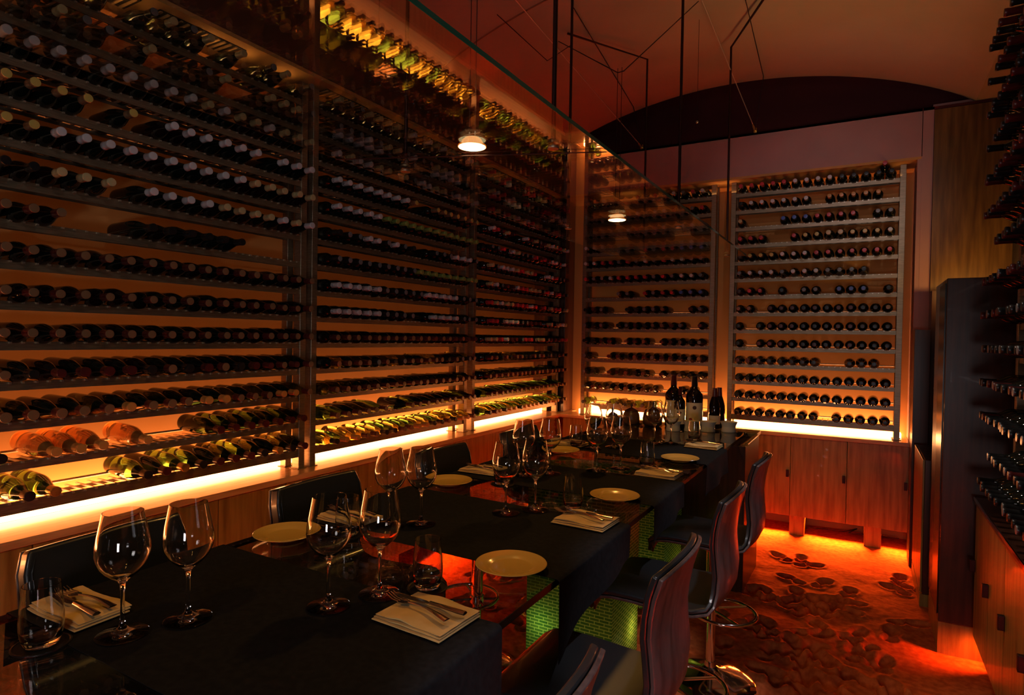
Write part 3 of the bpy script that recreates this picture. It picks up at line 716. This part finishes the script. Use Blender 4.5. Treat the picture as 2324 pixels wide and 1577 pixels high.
# ------------------------------------------------------------------ wine glasses, tumblers, plates, napkins, cutlery
def glass_prof(out, th):
    inner = [(max(r - th, 0.0), z) for r, z in out[::-1]]
    return out, inner
def wine_glass():
    outer = [(0.0, 0.0), (0.049, 0.0), (0.0505, 0.0012), (0.045, 0.0032), (0.028, 0.0062), (0.013, 0.011), (0.0068, 0.018), (0.0048, 0.032), (0.0042, 0.060), (0.0042, 0.092), (0.0056, 0.108), (0.011, 0.1165),
             (0.022, 0.124), (0.034, 0.1345), (0.044, 0.1475), (0.0505, 0.163), (0.0528, 0.176), (0.0515, 0.194), (0.0475, 0.216), (0.0428, 0.240), (0.0388, 0.262)]
    inner = [(0.0380, 0.2622), (0.0417, 0.240), (0.0464, 0.216), (0.0504, 0.194), (0.0516, 0.176), (0.0492, 0.1636), (0.0426, 0.1485), (0.0325, 0.1362), (0.0205, 0.1264), (0.010, 0.1212), (0.0, 0.1200)]
    return outer + inner
t0 = thing('wine_glass', '', 'glass', (0, 0, 0))
wp = wine_glass()
m = MB(); m.lathe(wp[:11], 40)       # foot and stem
m2 = MB(); m2.lathe(wp, 40); glassmesh = m2.mesh('wine_glass', GLASS, smooth=35)
bpy.data.objects.remove(t0)
GZ = TZ + 0.006
gl_list = [((-1.351, 0.707), 'large wine glass at the near end, beside the nearest tumbler'), ((-1.301, 0.821), 'large wine glass standing alone on the near runner'),
           ((-1.086, 1.034), 'wine glass on the near runner overlapping the far plate edge'), ((-1.031, 1.15), 'wine glass at the edge of the near runner, touching the fork tines'),
           ((-1.373, 1.58), 'wine glass behind the tumbler on the second runner'), ((-1.301, 1.656), 'wine glass before the stool back on the second runner'),
           ((-1.123, 1.928), 'wine glass with red reflection on the second runner'), ((-1.053, 2.028), 'wine glass at the far edge of the second runner, beside the fork'),
           ((-1.36, 2.495), 'wine glass on the third runner, standing before the small stool back'), ((-1.277, 2.606), 'wine glass on the third runner, before the wood cabinets'),
           ((-1.115, 2.796), 'wine glass at the far edge of the third runner, first of the pair'), ((-1.031, 2.902), 'wine glass at the far edge of the third runner, nearer the stools'),
           ((-1.358, 3.343), 'small looking wine glass far back against the glowing strip'), ((-1.272, 3.456), 'wine glass far back, seen over the third pair of glasses'),
           ((-1.109, 3.736), 'wine glass on the farthest runner, beside its twin before the bottles'), ((-1.024, 3.797), 'wine glass on the farthest runner, right before the large bottle label')]
for (x, y), lb in gl_list:
    o = bpy.data.objects.new('wine_glass', glassmesh); COL.objects.link(o); o.location = (x, y, GZ); o.rotation_euler = (0, 0, x * 50)
    tag(o, lb, 'glass', 'stemmed wine glasses on the table')
tp = [(0.0, 0.0), (0.026, 0.0), (0.030, 0.002), (0.0355, 0.015), (0.0388, 0.035), (0.0392, 0.050), (0.0372, 0.080), (0.0345, 0.110), (0.0335, 0.125)]
tpi = [(0.0323, 0.1252), (0.0332, 0.110), (0.0359, 0.080), (0.0379, 0.050), (0.0372, 0.036), (0.0335, 0.019), (0.027, 0.0125), (0.0, 0.0118)]
m = MB(); m.lathe(tp + tpi, 36); tumb = m.mesh('tumbler', GLASS, smooth=35)
m = MB(); m.lathe([(0, 0), (0.050, 0), (0.052, 0.0015), (0.052, 0.004), (0.049, 0.0045), (0.047, 0.003), (0, 0.003)], 40); coast = m.mesh('coaster', COASTER, smooth=35)
tl = [((-1.451, 0.601), 'at the near table end'), ((-0.958, 1.25), 'in front of the glowing red sand'), ((-1.431, 1.444), 'behind the near wine glasses before the second napkin'),
      ((-1.363, 2.308), 'reddish, before the third napkin of the wall side'), ((-0.943, 2.128), 'beside the fork tines over the green pillar'), ((-1.472, 3.351), 'far back on the wall side before the wood corner'),
      ((-0.939, 3.039), 'on the stool side behind the third folded napkin'), ((-0.932, 4.021), 'farthest on the stool side among the frosted bowls')]
for (x, y), lb in tl:
    onc = any(a < y < b for a, b in ((0.62, 1.18), (1.47, 2.06), (2.33, 2.81), (3.26, 3.83)))
    zb = TZ + (0.0055 if onc else 0.0005)
    o = bpy.data.objects.new('coaster', coast); COL.objects.link(o); o.location = (x, y, zb)
    tag(o, f'round black coaster under the tumbler {lb}', 'coaster', 'black coasters under the tumblers')
    o = bpy.data.objects.new('tumbler', tumb); COL.objects.link(o); o.location = (x, y, zb + 0.0033)
    tag(o, f'clear water tumbler {lb}', 'tumbler', 'water tumblers')
pp = [(0, 0.004), (0.045, 0.004), (0.048, 0.0), (0.055, 0.0), (0.058, 0.004), (0.078, 0.010), (0.099, 0.016), (0.1005, 0.0172), (0.099, 0.0185), (0.078, 0.0135), (0.066, 0.0115), (0.061, 0.0080), (0.055, 0.0068), (0, 0.0068)]
m = MB(); m.lathe(pp, 56); plate = m.mesh('plate', PLATE, smooth=35)
for (x, y), lb in [((-1.573, 1.318), 'cream plate on the bare glass before the second stool of the wall side'), ((-0.835, 1.469), 'cream plate overhanging the red sand, nearest the table edge'),
                   ((-1.557, 2.178), 'cream plate on bare glass before the third wall-side stool'), ((-0.855, 2.345), 'cream plate over the nearer green pillar'),
                   ((-1.464, 3.137), 'dim cream plate on the wall side, seen past the wine stems'), ((-0.834, 3.286), 'farthest cream plate, between the last two runners')]:
    o = bpy.data.objects.new('plate', plate); COL.objects.link(o); o.location = (x, y, TZ + 0.0055)
    tag(o, lb, 'plate', 'cream bread plates')

def napkin_mesh(seed, w=0.205, d=0.148):
    mb = MB(); rnd = random.Random(seed)
    for lay in range(3):
        z0 = 0.0005 + lay * 0.0052; P = []; Q = []
        sx = 1 - 0.02 * lay; oy = 0.004 * (lay - 1) + rnd.uniform(-.002, .002)
        for i in range(19):
            u = -0.5 + i / 18.0; ro, qo = [], []
            for j in range(13):
                v = -0.5 + j / 12.0
                wv = (0.0014 * math.sin(u * 7 + seed + lay) + 0.0016 * noise.noise((u * 4, v * 4, seed))) * (lay + 0.3)
                e = max(abs(u), abs(v)) * 2; rnd_e = 0.0016 * max(0, (e - 0.86) / 0.14) ** 2
                x = u * w * sx; y = v * d * (1 - 0.015 * lay) + oy
                ro.append((x, y, z0 + 0.0046 + wv - rnd_e)); qo.append((x, y, z0 + max(wv, 0) * 0.7 + rnd_e * 0.6))
            P.append(ro); Q.append(qo)
        mb.slab(P, Q)
    return mb.mesh('napkin', NAPKIN, smooth=60)
def handle_pts(L0, L1, n=8): return [L0 + (L1 - L0) * i / n for i in range(n + 1)]
def strip(path, widths, th):
    """flat forged strip along x"""
    P, Q = [], []
    for (x, y, z), wd in zip(path, widths):
        P.append([(x, y - wd, z), (x, y - wd * 0.5, z + th), (x, y + wd * 0.5, z + th), (x, y + wd, z)])
        Q.append([(x, y - wd, z - th * 0.2), (x, y - wd * 0.5, z - th * 0.6), (x, y + wd * 0.5, z - th * 0.6), (x, y + wd, z - th * 0.2)])
    return P, Q
def fork_meshes():
    a = MB(); xs = [0.0, 0.03, 0.06, 0.09, 0.115, 0.13]; P, Q = strip([(x, 0, 0.004 + 0.006 * math.sin(x * 24)) for x in xs], [0.0095, 0.0075, 0.005, 0.0032, 0.003, 0.004], 0.0022); a.slab(P, Q)
    b = MB(); xs = [0.128, 0.138, 0.148, 0.156]; P, Q = strip([(x, 0, 0.004 - 0.10 * (x - 0.128)) for x in xs], [0.004, 0.0105, 0.0122, 0.0122], 0.0014); b.slab(P, Q)
    for k in range(4):
        y = -0.0105 + k * 0.007
        b.tube([(0.154, y, 0.002), (0.175, y, 0.0012), (0.190, y, 0.004), (0.202, y, 0.008)], [0.0018, 0.0017, 0.0014, 0.0008], 6)
    return a.mesh('handle', SILVER, smooth=50), b.mesh('tines', SILVER, smooth=50)
def knife_meshes():
    a = MB(); xs = [0.0, 0.015, 0.04, 0.07, 0.10]; P, Q = strip([(x, 0, 0.004) for x in xs], [0.0085, 0.009, 0.0078, 0.0062, 0.0055], 0.0045); a.slab(P, Q)
    b = MB(); xs = [0.10, 0.115, 0.15, 0.185, 0.203, 0.212]; P, Q = strip([(x, 0.0015, 0.004) for x in xs], [0.0045, 0.0085, 0.0092, 0.0085, 0.0055, 0.001], 0.0009); b.slab(P, Q)
    return a.mesh('handle', SILVER, smooth=50), b.mesh('blade', SILVER, smooth=50)
FH, FT = fork_meshes(); KH, KB = knife_meshes()
def cutlery(name, hm, bm_, bname, loc, rz, label, grp):
    o = thing(name, label, name, loc, rz, grp)
    for nm, me_ in (('handle', hm), (bname, bm_)):
        c = bpy.data.objects.new(nm, me_); COL.objects.link(c); c.parent = o
naps = [(-0.848, 1.107, 0, 'R', 'on the stool side of the nearest runner'), (-0.828, 1.985, 0, 'R', 'on the stool side of the second runner'), (-0.828, 2.875, 0, 'R', 'on the stool side of the third runner'),
        (-0.820, 3.790, 0, 'R', 'on the stool side of the farthest runner'), (-1.548, 0.715, 0, 'L', 'on the wall side of the nearest runner'), (-1.540, 1.555, 0, 'L', 'on the wall side of the second runner'),
        (-1.560, 2.46, 0, 'L', 'on the wall side of the third runner'), (-1.535, 3.39, 0, 'L', 'on the wall side of the farthest runner')]
for k, (x, y, a, side, lb) in enumerate(naps):
    w_ = 0.195 if side == 'R' else 0.215; d_ = 0.150 if side == 'R' else 0.115
    o = bpy.data.objects.new('napkin', napkin_mesh(k, w_, d_)); COL.objects.link(o); o.location = (x, y, TZ + 0.0062); o.rotation_euler = (0, 0, -0.04 if side == 'R' else 0.03)
    tag(o, f'folded cream napkin {lb}', 'napkin', 'folded cream napkins')
    zc = TZ + 0.0062 + 0.021
    if side == 'R':
        cutlery('fork', FH, FT, 'tines', (x + 0.075, y - 0.028, zc), PI - 0.20, f'steel fork lying on the napkin {lb}', 'forks on the napkins')
        cutlery('knife', KH, KB, 'blade', (x + 0.092, y + 0.018, zc), PI - 0.02, f'steel knife lying on the napkin {lb}', 'knives on the napkins')
    else:
        cutlery('fork', FH, FT, 'tines', (x + 0.10, y + 0.022, zc), PI + 0.06, f'steel fork lying on the napkin {lb}', 'forks on the napkins')
        cutlery('knife', KH, KB, 'blade', (x + 0.11, y - 0.016, zc), PI - 0.02, f'steel knife lying on the napkin {lb}', 'knives on the napkins')

# ------------------------------------------------------------------ stools
def stool_profile():
    return [(-0.275, 0.640), (-0.270, 0.665), (-0.255, 0.690), (-0.225, 0.708), (-0.17, 0.716), (-0.10, 0.716), (-0.02, 0.712), (0.06, 0.708), (0.12, 0.710), (0.165, 0.722), (0.195, 0.748), (0.212, 0.785),
            (0.216, 0.84), (0.210, 0.90), (0.206, 0.95), (0.210, 1.00), (0.220, 1.06), (0.238, 1.125)]
def shell_grid(off, N=13, flat=False):
    pr = stool_profile(); n = len(pr); G = []
    for i, (u, z) in enumerate(pr):
        a = pr[max(i - 1, 0)]; b_ = pr[min(i + 1, n - 1)]; tx, tz = b_[0] - a[0], b_[1] - a[1]; l = math.hypot(tx, tz); nx, nz = -tz / l, tx / l
        s = i / (n - 1)
        hw = np.interp(i, [0, 3, 8, 11, 13, 17], [0.185, 0.205, 0.20, 0.165, 0.165, 0.190])
        if flat and z > 0.75: z = 0.75 + (z - 0.75) * 0.885
        if flat: hw = np.interp(i, [0, 3, 8, 11, 13, 16, 17], [0.185, 0.21, 0.205, 0.205, 0.212, 0.213, 0.196])
        row = []
        for j in range(N):
            v = -1 + 2 * j / (N - 1)
            cup = (0.006 if flat else 0.028) * v * v * (1 if i > 10 else (i / 10.0) * 0.6)
            U = u - cup * (1 if i > 9 else 0) + nx * off; Z = z + (cup * 0.35 if i <= 9 else 0) + nz * off
            if i >= n - 2: Z -= (0.004 if flat else 0.018) * v * v * (1 if i == n - 1 else 0.4)
            if i <= 1: U += 0.022 * v * v
            row.append((U, v * hw, Z))
        G.append(row)
    return G
def make_stool(label, group, padded=False):
    t = thing('bar_stool', label, 'stool', (0, 0, 0), 0, group)
    if padded:
        m = MB(); m.slab(shell_grid(0.024, flat=True), shell_grid(-0.022, flat=True)); m.build('leather_pad', LEATHER, t, smooth=60, bevel=0.013, segs=4)
        m = MB(); gr = shell_grid(0.0255, flat=True); ed = [q[0] for q in gr[10:]] + [q for q in gr[-1][1:-1]] + [q[-1] for q in gr[10:]][::-1]
        cxy = Vector((0, 0, 0)); pts = [(p[0], p[1] * 0.93, p[2] - (0.014 if k > 6 and k < len(ed) - 7 else 0)) for k, p in enumerate(ed)]
        m.tube(pts, 0.0022, 6); m.build('piping', LEATHER, t, smooth=60)
    else:
        m = MB(); m.slab(shell_grid(0.012), shell_grid(-0.004)); m.build('leather_pad', LEATHER, t, smooth=50, bevel=0.004)
    m = MB(); m.slab(shell_grid(-0.0065 if not padded else -0.023, flat=padded), shell_grid(-0.017 if not padded else -0.032, flat=padded)); m.build('wooden_shell', WS, t, smooth=50, bevel=0.003)
    ss = []
    m = MB(); m.tube([(0, 0, 0.64), (0, 0, 0.695)], 0.05, 20); m.tube([(0, 0, 0.36), (0, 0, 0.66)], 0.028, 24); m.tube([(0, 0, 0.06), (0, 0, 0.37)], 0.0215, 24); m.build('column', CHROME, t, smooth=40)
    m = MB(); m.lathe([(0, 0.10), (0.024, 0.098), (0.028, 0.075), (0.05, 0.060), (0.10, 0.046), (0.16, 0.030), (0.205, 0.012), (0.213, 0.004), (0.213, -0.012), (0, -0.012)], 48); m.build('base_disc', CHROME, t, smooth=35)
    m = MB(); c = (0.055, 0.0); ringr = 0.150
    m.tube([(c[0] + ringr * math.cos(a), c[1] + ringr * math.sin(a), 0.35) for a in [2 * PI * k / 40 for k in range(40)]], 0.0085, 10, closed=True)
    for a in (0.9, -0.9, 2.75, -2.75):
        m.tube([(0.02 * math.cos(a), 0.02 * math.sin(a), 0.352), (c[0] + ringr * math.cos(a) , c[1] + ringr * math.sin(a), 0.35)], 0.006, 8)
    m.tube([(0, 0, 0.335), (0, 0, 0.37)], 0.034, 20); m.build('foot_ring', CHROME, t, smooth=40)
    return t
s0 = make_stool('wood-backed bar stool cut off by the bottom of the picture, nearest the camera', 'bar stools with wooden shells, table side away from the wall')
s0.location = (-0.605, 0.82, 0)
kids = tree(s0)
dup(s0, (-0.605, 1.555, 0), 0.0, 'red-brown wood-backed bar stool, its whole back shell facing us in front of the green pillar', kids=kids)
dup(s0, (-0.605, 2.31, 0), 0.0, 'wood-backed bar stool with a chrome foot ring showing beside it', kids=kids)
dup(s0, (-0.605, 3.04, 0), 0.0, 'farthest wood-backed bar stool, before the wooden table end', kids=kids)
s1 = make_stool('', 'black leather stools along the wall side', True); s1.location = (0, 0, -5); kids1 = tree(s1)
for y, lb in ((0.93, 'dark leather stool against the long wall, behind the nearest tumbler and napkin'), (1.70, 'black leather stool with a sheen down its back, behind the first cream plate'),
              (2.53, 'black leather stool against the long wall, behind the pair of glasses mid table'), (3.35, 'small looking black leather stool farthest along the long wall')):
    dup(s1, (-1.63, y, 0), PI, lb, 'black leather stools along the wall side', kids=kids1)
for c_, _ in kids1: bpy.data.objects.remove(c_)
bpy.data.objects.remove(s1)

# ------------------------------------------------------------------ things at the far end of the table
m = MB(); m.lathe([(0, 0), (0.050, 0.0), (0.052, 0.004), (0.047, 0.030), (0.048, 0.045), (0.060, 0.072), (0.0575, 0.072), (0.0455, 0.046), (0.044, 0.030), (0.046, 0.007), (0, 0.007)], 36); bowl = m.mesh('candle_bowl', FROST, smooth=40)
for (x, y), lb in (((-1.165, 4.38), 'frosted glass candle bowl before the left large bottle'), ((-1.05, 4.44), 'frosted glass candle bowl behind the farthest tumbler'), ((-0.945, 4.49), 'frosted glass candle bowl beside the last tumbler, second from the table end'),
                   ((-0.815, 4.565), 'frosted glass candle bowl at the outer corner of the table end')):
    o = bpy.data.objects.new('candle_bowl', bowl); COL.objects.link(o); o.location = (x, y, TZ + 0.001); tag(o, lb, 'candle bowl', 'frosted candle bowls at the table end')
for (x, y, s), lb in (((-1.52, 4.50, 1.0), 'brown lidded pot at the far table end, beside the wider one'), ((-1.36, 4.52, 1.12), 'wider brown lidded pot at the far table end'), ((-1.60, 4.30, 0.85), 'small brown lidded pot nearest the room corner')):
    t = thing('lidded_pot', lb, 'pot', (x, y, TZ + 0.001), 0, 'brown lidded pots')
    m = MB(); m.lathe([(0, 0), (0.045 * s, 0), (0.062 * s, 0.015), (0.066 * s, 0.05 * s), (0.060 * s, 0.085 * s), (0.050 * s, 0.10 * s), (0, 0.10 * s)], 32); m.build('pot_body', CERAM, t, smooth=50)
    m = MB(); m.lathe([(0, 0.101 * s), (0.052 * s, 0.101 * s), (0.050 * s, 0.108 * s), (0.02 * s, 0.124 * s), (0.008, 0.130 * s), (0.008, 0.138 * s), (0.014, 0.145 * s), (0.012, 0.156 * s), (0, 0.160 * s)], 28); m.build('lid', WD, t, smooth=50)
def standing(x, y, prof, r, lab, lm, label, extra=None, rz=0, capm=None, capp=None, zb=TZ + 0.0012):
    t = thing('wine_bottle', label, 'bottle', (x, y, zb), rz, 'wine bottles standing at the table end')
    m = MB(); m.lathe(prof, 32); m.build('bottle_glass', BGRED, t, smooth=50)
    if capp: m = MB(); m.lathe(capp, 28); m.build('capsule', capm, t, smooth=50)
    z0, z1, wa = lab; P = []; Q = []
    for i in range(2):
        z = (z0, z1)[i]
        P.append([((r + 0.0008) * math.cos(a), (r + 0.0008) * math.sin(a), z) for a in np.linspace(-wa, wa, 21)]); Q.append([((r + 0.0002) * math.cos(a), (r + 0.0002) * math.sin(a), z) for a in np.linspace(-wa, wa, 21)])
    m = MB(); m.slab(P, Q); lb_ = m.build('paper_label', lm, t, smooth=80)
    for (nm, a0, zc, ra, rzv, mt) in (extra or []):
        m = MB(); N = 20; G = [((r + 0.0016) * math.cos(a0), (r + 0.0016) * math.sin(a0), zc)]
        vs = [((r + 0.0018) * math.cos(a0), (r + 0.0018) * math.sin(a0), zc)]
        for k in range(N):
            aa = a0 + ra / r * math.cos(2 * PI * k / N) if nm != 'stripe' else a0 + ra / r * (1 if k in (0, 1, 2, 3, 4, 15, 16, 17, 18, 19) else -1)
            zz = zc + rzv * (math.sin(2 * PI * k / N) if nm != 'stripe' else (1 if k < 10 else -1))
            vs.append(((r + 0.0015) * math.cos(aa), (r + 0.0015) * math.sin(aa), zz))
        fs = [(0, 1 + k, 1 + (k + 1) % N) for k in range(N)]; m.add(vs, fs); m.build('label_mark', mt, lb_)
FA = -PI / 2 + 0.27      # labels turned to the room
def magp(r, h): return [(0, 0.0), (r * 0.9, 0), (r, 0.006), (r, h * 0.60), (r * 0.93, h * 0.655), (r * 0.62, h * 0.715), (r * 0.36, h * 0.76), (r * 0.33, h * 0.985), (r * 0.36, h * 0.99), (r * 0.36, h), (0, h)]
def capv(r, h, a=0.80): return [(r * 0.36, h * a), (r * 0.385, h * a + 0.002), (r * 0.36, h * 0.97), (r * 0.39, h * 0.975), (r * 0.39, h * 1.002), (0, h * 1.004)]
standing(-1.225, 4.60, magp(0.062, 0.39), 0.062, (0.06, 0.20, 1.1), LABEL, 'large dark wine bottle with cream label, red neck, left of the small bottle', None, FA, CAPS['maroon'], capv(0.062, 0.39))
standing(-1.165, 4.56, magp(0.038, 0.305), 0.038, (0.03, 0.14, 1.2), LABEL, 'small dark bottle with banded cream label standing between the two large ones', [('stripe', 0, 0.07, 0.026, 0.004, INK), ('dot', 0, 0.115, 0.012, 0.008, CAPS['tan'])], FA, CAPS['maroon'], capv(0.038, 0.305))
standing(-1.075, 4.62, magp(0.062, 0.385), 0.062, (0.05, 0.19, 1.15), LABEL, 'large dark bottle with tall cream label bearing a dark round emblem and red seal', [('dot', 0.0, 0.155, 0.014, 0.014, INK), ('dot', -0.45, 0.065, 0.013, 0.013, SEAL)], FA, CAPS['black'], capv(0.062, 0.385))
bg = [(0, 0), (0.040, 0), (0.043, 0.006), (0.043, 0.15), (0.038, 0.18), (0.028, 0.215), (0.018, 0.245), (0.0155, 0.29), (0.0165, 0.30), (0, 0.30)]
standing(-0.945, 4.70, bg, 0.043, (0.035, 0.098, 1.25), LABELW, 'sloping burgundy bottle with bright white label, before the gap between the end racks', None, FA, CAPS['maroon'], [(0.021, 0.235), (0.0195, 0.245), (0.0168, 0.29), (0.0178, 0.301), (0, 0.302)], 0.9985)
standing(-0.925, 4.775, bg, 0.041, (0.035, 0.09, 1.2), LABEL, 'dark burgundy bottle half hidden behind the one with the white label', None, FA, CAPS['maroon'], [(0.021, 0.235), (0.0195, 0.245), (0.0168, 0.29), (0.0178, 0.301), (0, 0.302)], 0.9985)

# ------------------------------------------------------------------ glass canopy with rods
CX0, CX1, CY1, CZ = -1.70, -0.775, 4.90, 2.30
t = thing('glass_canopy', 'clear glass canopy hung on rods above the table, green cut edge', 'canopy', (0, 0, 0))
m = MB(); m.box(CX0, CX1 - 0.001, -0.6, CY1, CZ, CZ + 0.012); m.build('glass_pane', CANGLASS, t)
m = MB(); m.box(CX1 - 0.0008, CX1 + 0.0004, -0.6, CY1, CZ - 0.0005, CZ + 0.0125); m.build('cut_edge', GEDGE, t)
def vz(x): 
    q = max(-1, min(1, (x + 1.10) / 1.80)); return SPR + 0.47 * (1 - q * q) ** 0.85
for (x, y, arm) in ((-0.925, 1.87, 0), (-1.57, 1.87, 0), (-0.925, 3.50, 0), (-1.51, 3.27, 0), (-0.90, 4.80, 1), (-1.50, 4.66, 2)):
    m = MB()
    if arm == 0: m.tube([(x, y, CZ + 0.02), (x, y, vz(x) - 0.002)], 0.008, 10)
    elif arm == 1: m.tube([(x, y, CZ + 0.02), (x, 4.80, 3.86), (-0.60, 4.25, 3.875)], 0.008, 10)
    else: m.tube([(x, y, CZ + 0.02), (x, 4.66, 3.84), (-1.88, 4.00, 3.84)], 0.008, 10)
    r = m.build('hanging_rod', DARKM, t, smooth=40)
    m = MB(); m.lathe([(0, -0.006), (0.019, -0.006), (0.021, -0.003), (0.021, -0.0002), (0, -0.0002)], 24, (x, y, CZ)); m.lathe([(0, 0.0122), (0.020, 0.0122), (0.020, 0.02), (0.009, 0.026), (0, 0.026)], 24, (x, y, CZ)); m.build('clamp_disc', STEEL, t, smooth=40)
# pendant lamps in the canopy
def pendant(x, y, label):
    t = thing('pendant_lamp', label, 'lamp', (x, y, CZ + 0.016), 0, 'small orange pendant lamps under the canopy')
    m = MB(); m.lathe([(0.049, 0.0), (0.051, 0.001), (0.049, 0.006), (0.040, 0.012), (0.034, 0.024), (0.026, 0.031), (0.0, 0.033)], 32); m.build('lamp_shade', SHADE, t, smooth=50)
    m = MB(); m.lathe([(0, -0.0005), (0.0475, -0.0005), (0.0475, 0.001), (0, 0.001)], 32); m.build('lamp_diffuser', LAMPDISC, t)
    m = MB()
    for dx in (-0.012, 0.012): m.tube([(dx, 0, 0.03), (dx, 0, 0.054)], 0.0025, 6)
    m.tube([(-0.03, 0, 0.046), (0.03, 0, 0.046)], 0.002, 6); m.build('lamp_holder', ROD, t)
    m = MB()
    for dx in (-0.012, 0.012): m.tube([(dx, 0, 0.068), (dx, 0, 0.845 if y > 3 else 1.4)], 0.0016, 6)
    m.build('suspension_wires', DARKM, t)
    spot('pendant_light', (x, y, CZ - 0.06), (x, y, 0), 14, (1.0, 0.47, 0.085), 145, 0.7, 0.045)
pendant(-1.2, 1.785, 'small glowing orange pendant lamp under the canopy, the nearer and larger one')
pendant(-1.2, 3.243, 'small glowing orange pendant lamp before the end wall racks')
spot('pendant_light', (-1.2, 0.30, CZ - 0.06), (-1.2, 0.3, 0), 9, (1.0, 0.47, 0.085), 140, 0.7, 0.045)
# cross wires under the canopy carrying the lamps
for (x0, y0, x1, y1, lb) in ((-1.69, 1.62, -0.775, 1.98, 'thin dark wire crossing the canopy by the nearer pendant lamp'),):
    m = MB(); m.tube([(x0, y0, CZ - 0.006), (x1, y1, CZ - 0.006)], 0.002, 6); tag(m.build('cross_wire', DARKM), lb, 'wire')
# tie rods of the vault
def cable(pts, r, mt, lb, end=False):
    t = thing('tie_rod', lb, 'cable', (0, 0, 0), 0, 'thin tie rods under the vault')
    m = MB(); m.tube(pts, r, 8); m.build('rod', mt, t, smooth=40)
    if end:
        a, b_ = Vector(pts[0]), Vector(pts[1]); d = (b_ - a).normalized()
        m = MB(); m.tube([a, a + d * 0.03, a + d * 0.07, a + d * 0.11], [0.010, 0.014, 0.012, 0.005], 10); m.box(a.x - 0.012, a.x + 0.012, a.y, a.y + 0.03, a.z - 0.02, a.z + 0.02); m.build('turnbuckle', BRASS, t, smooth=40)
def wp_(px, py, **k):
    d = RC.T @ np.array([(px - 1162) / FPX, (py - 788.5) / FPX, 1.0]); (a, v), = k.items(); i = 'xyz'.index(a); o_ = np.array([0, 0, CAMZ]); tt = (v - o_[i]) / d[i]; return tuple(o_ + d * tt)
PALE = mat('pale_cable', (0.62, 0.50, 0.42), 0.35, 0.6)
A1 = (-1.86, 5.66, 3.49); A2 = (-0.845, 5.66, 3.49)
cable([A1, wp_(1170, 0, z=3.78)], 0.0035, PALE, 'pale tie rod running to a brass turnbuckle at the end wall, nearer the canopy', True)
cable([A2, wp_(1593, 0, z=3.86)], 0.0035, PALE, 'pale tie rod running to a brass turnbuckle near the middle of the end wall', True)
cable([A1, (-1.93, 5.60, 3.86), wp_(1302, 18, z=3.88)], 0.003, DARKM, 'dark tie wire crossing behind the hanging rods to the first bracket')
cable([A2, (-0.78, 5.60, 3.92), wp_(1692, 0, z=3.91)], 0.003, DARKM, 'dark tie wire rising from the second bracket across the vault')
cable([wp_(1128, 33, z=3.75), wp_(1242, 138, z=3.60), wp_(1300, 100, z=3.70)], 0.003, DARKM, 'sagging dark wire above the nearer pendant lamp')
cable([wp_(1268, 94, z=3.80), wp_(1402, 165, y=3.243), wp_(1416, 161, y=3.243), wp_(1585, 3, z=3.86)], 0.003, DARKM, 'sagging dark wire holding the farther pendant lamp')
t = thing('plumb_weight', 'tiny glinting weight hanging on a wire before the dark lunette', 'weight', wp_(1582, 277, z=3.2), 0, 'small hanging weights')
m = MB(); m.lathe([(0, -0.012), (0.009, -0.006), (0.011, 0.0), (0.006, 0.008), (0, 0.012)], 16); m.build('weight_body', CHROME, t, smooth=60)
m = MB(); m.tube([(0, 0, 0.01), (0, 0, 0.72)], 0.0015, 6); m.build('hanging_wire', DARKM, t)
t = thing('plumb_weight', 'tiny glinting weight hanging before the long wall, seen through the canopy', 'weight', wp_(860, 78, z=3.05), 0, 'small hanging weights')
m = MB(); m.lathe([(0, -0.012), (0.009, -0.006), (0.011, 0.0), (0.006, 0.008), (0, 0.012)], 16); m.build('weight_body', CHROME, t, smooth=60)
m = MB(); m.tube([(0, 0, 0.01), (0, 0, 0.68)], 0.0015, 6); m.build('hanging_wire', DARKM, t)

# ------------------------------------------------------------------ dark joinery on the right
t = thing('tall_cabinet', 'tall dark wood joinery panel standing before the side counter', 'cabinet', (0.46, 3.97, 0))
m = MB(); m.box(-0.072, 0.47, 0.0, 0.55, 0.165, 2.005); m.build('cabinet_body', WD, t, bevel=0.003)
m = MB(); m.box(-0.072, 0.47, 0.0, 0.50, -0.03, 0.164); m.build('plinth', W, t)
m = MB(); m.box(-0.078, -0.073, 0.02, 0.02 + 0.26, 0.20, 1.98); m.build('door', BEDGE, t)
t = thing('low_cabinet', 'low dark cabinet with a lit wooden top edge in the passage', 'cabinet', (0.35, 4.6, 0))
m = MB(); m.box(0.012, 0.5, 0.0, 0.68, 0.08, 0.925); m.build('cabinet_body', WD, t, bevel=0.002)
m = MB(); m.box(0.0, 0.5, 0.0, 0.68, -0.03, 0.079); m.build('plinth', W, t)
m = MB(); m.box(0.0, 0.011, 0.0, 0.68, 0.09, 0.925); m.build('door', W, t, bevel=0.002)
t = thing('tall_door_panel', 'tall dark door panel against the end wall beside the rack', 'panel', (0.34, 5.42, 0))
m = MB(); m.box(0.0, 0.10, 0.0, 0.22, -0.02, 1.76); m.build('panel_board', WD, t, bevel=0.002)
m = MB(); m.box(0.10, 0.50, 0.02, 0.22, -0.02, 2.05); m.build('side_board', WD, t, bevel=0.002)
m = MB(); m.tube([(0.13, 0.018, 1.33), (0.13, -0.02, 1.33), (0.13, -0.02, 1.55), (0.13, 0.018, 1.55)], 0.005, 8); m.build('handle', STEEL, t)
# loose cable lying on the sand under the end cabinets
m = MB(); m.tube([wp_(1800, 1196, z=0.03), wp_(1870, 1200, z=0.03), wp_(1915, 1206, z=0.03), wp_(1945, 1200, z=0.03), wp_(1925, 1209, z=0.03), wp_(2000, 1216, z=0.03), wp_(2040, 1222, z=0.03)], 0.005, 6)
tag(m.build('power_cable', mat('cable_rubber', (0.08, 0.02, 0.01), 0.5), smooth=40), 'thin cable lying on the glowing sand under the end cabinets', 'cable')
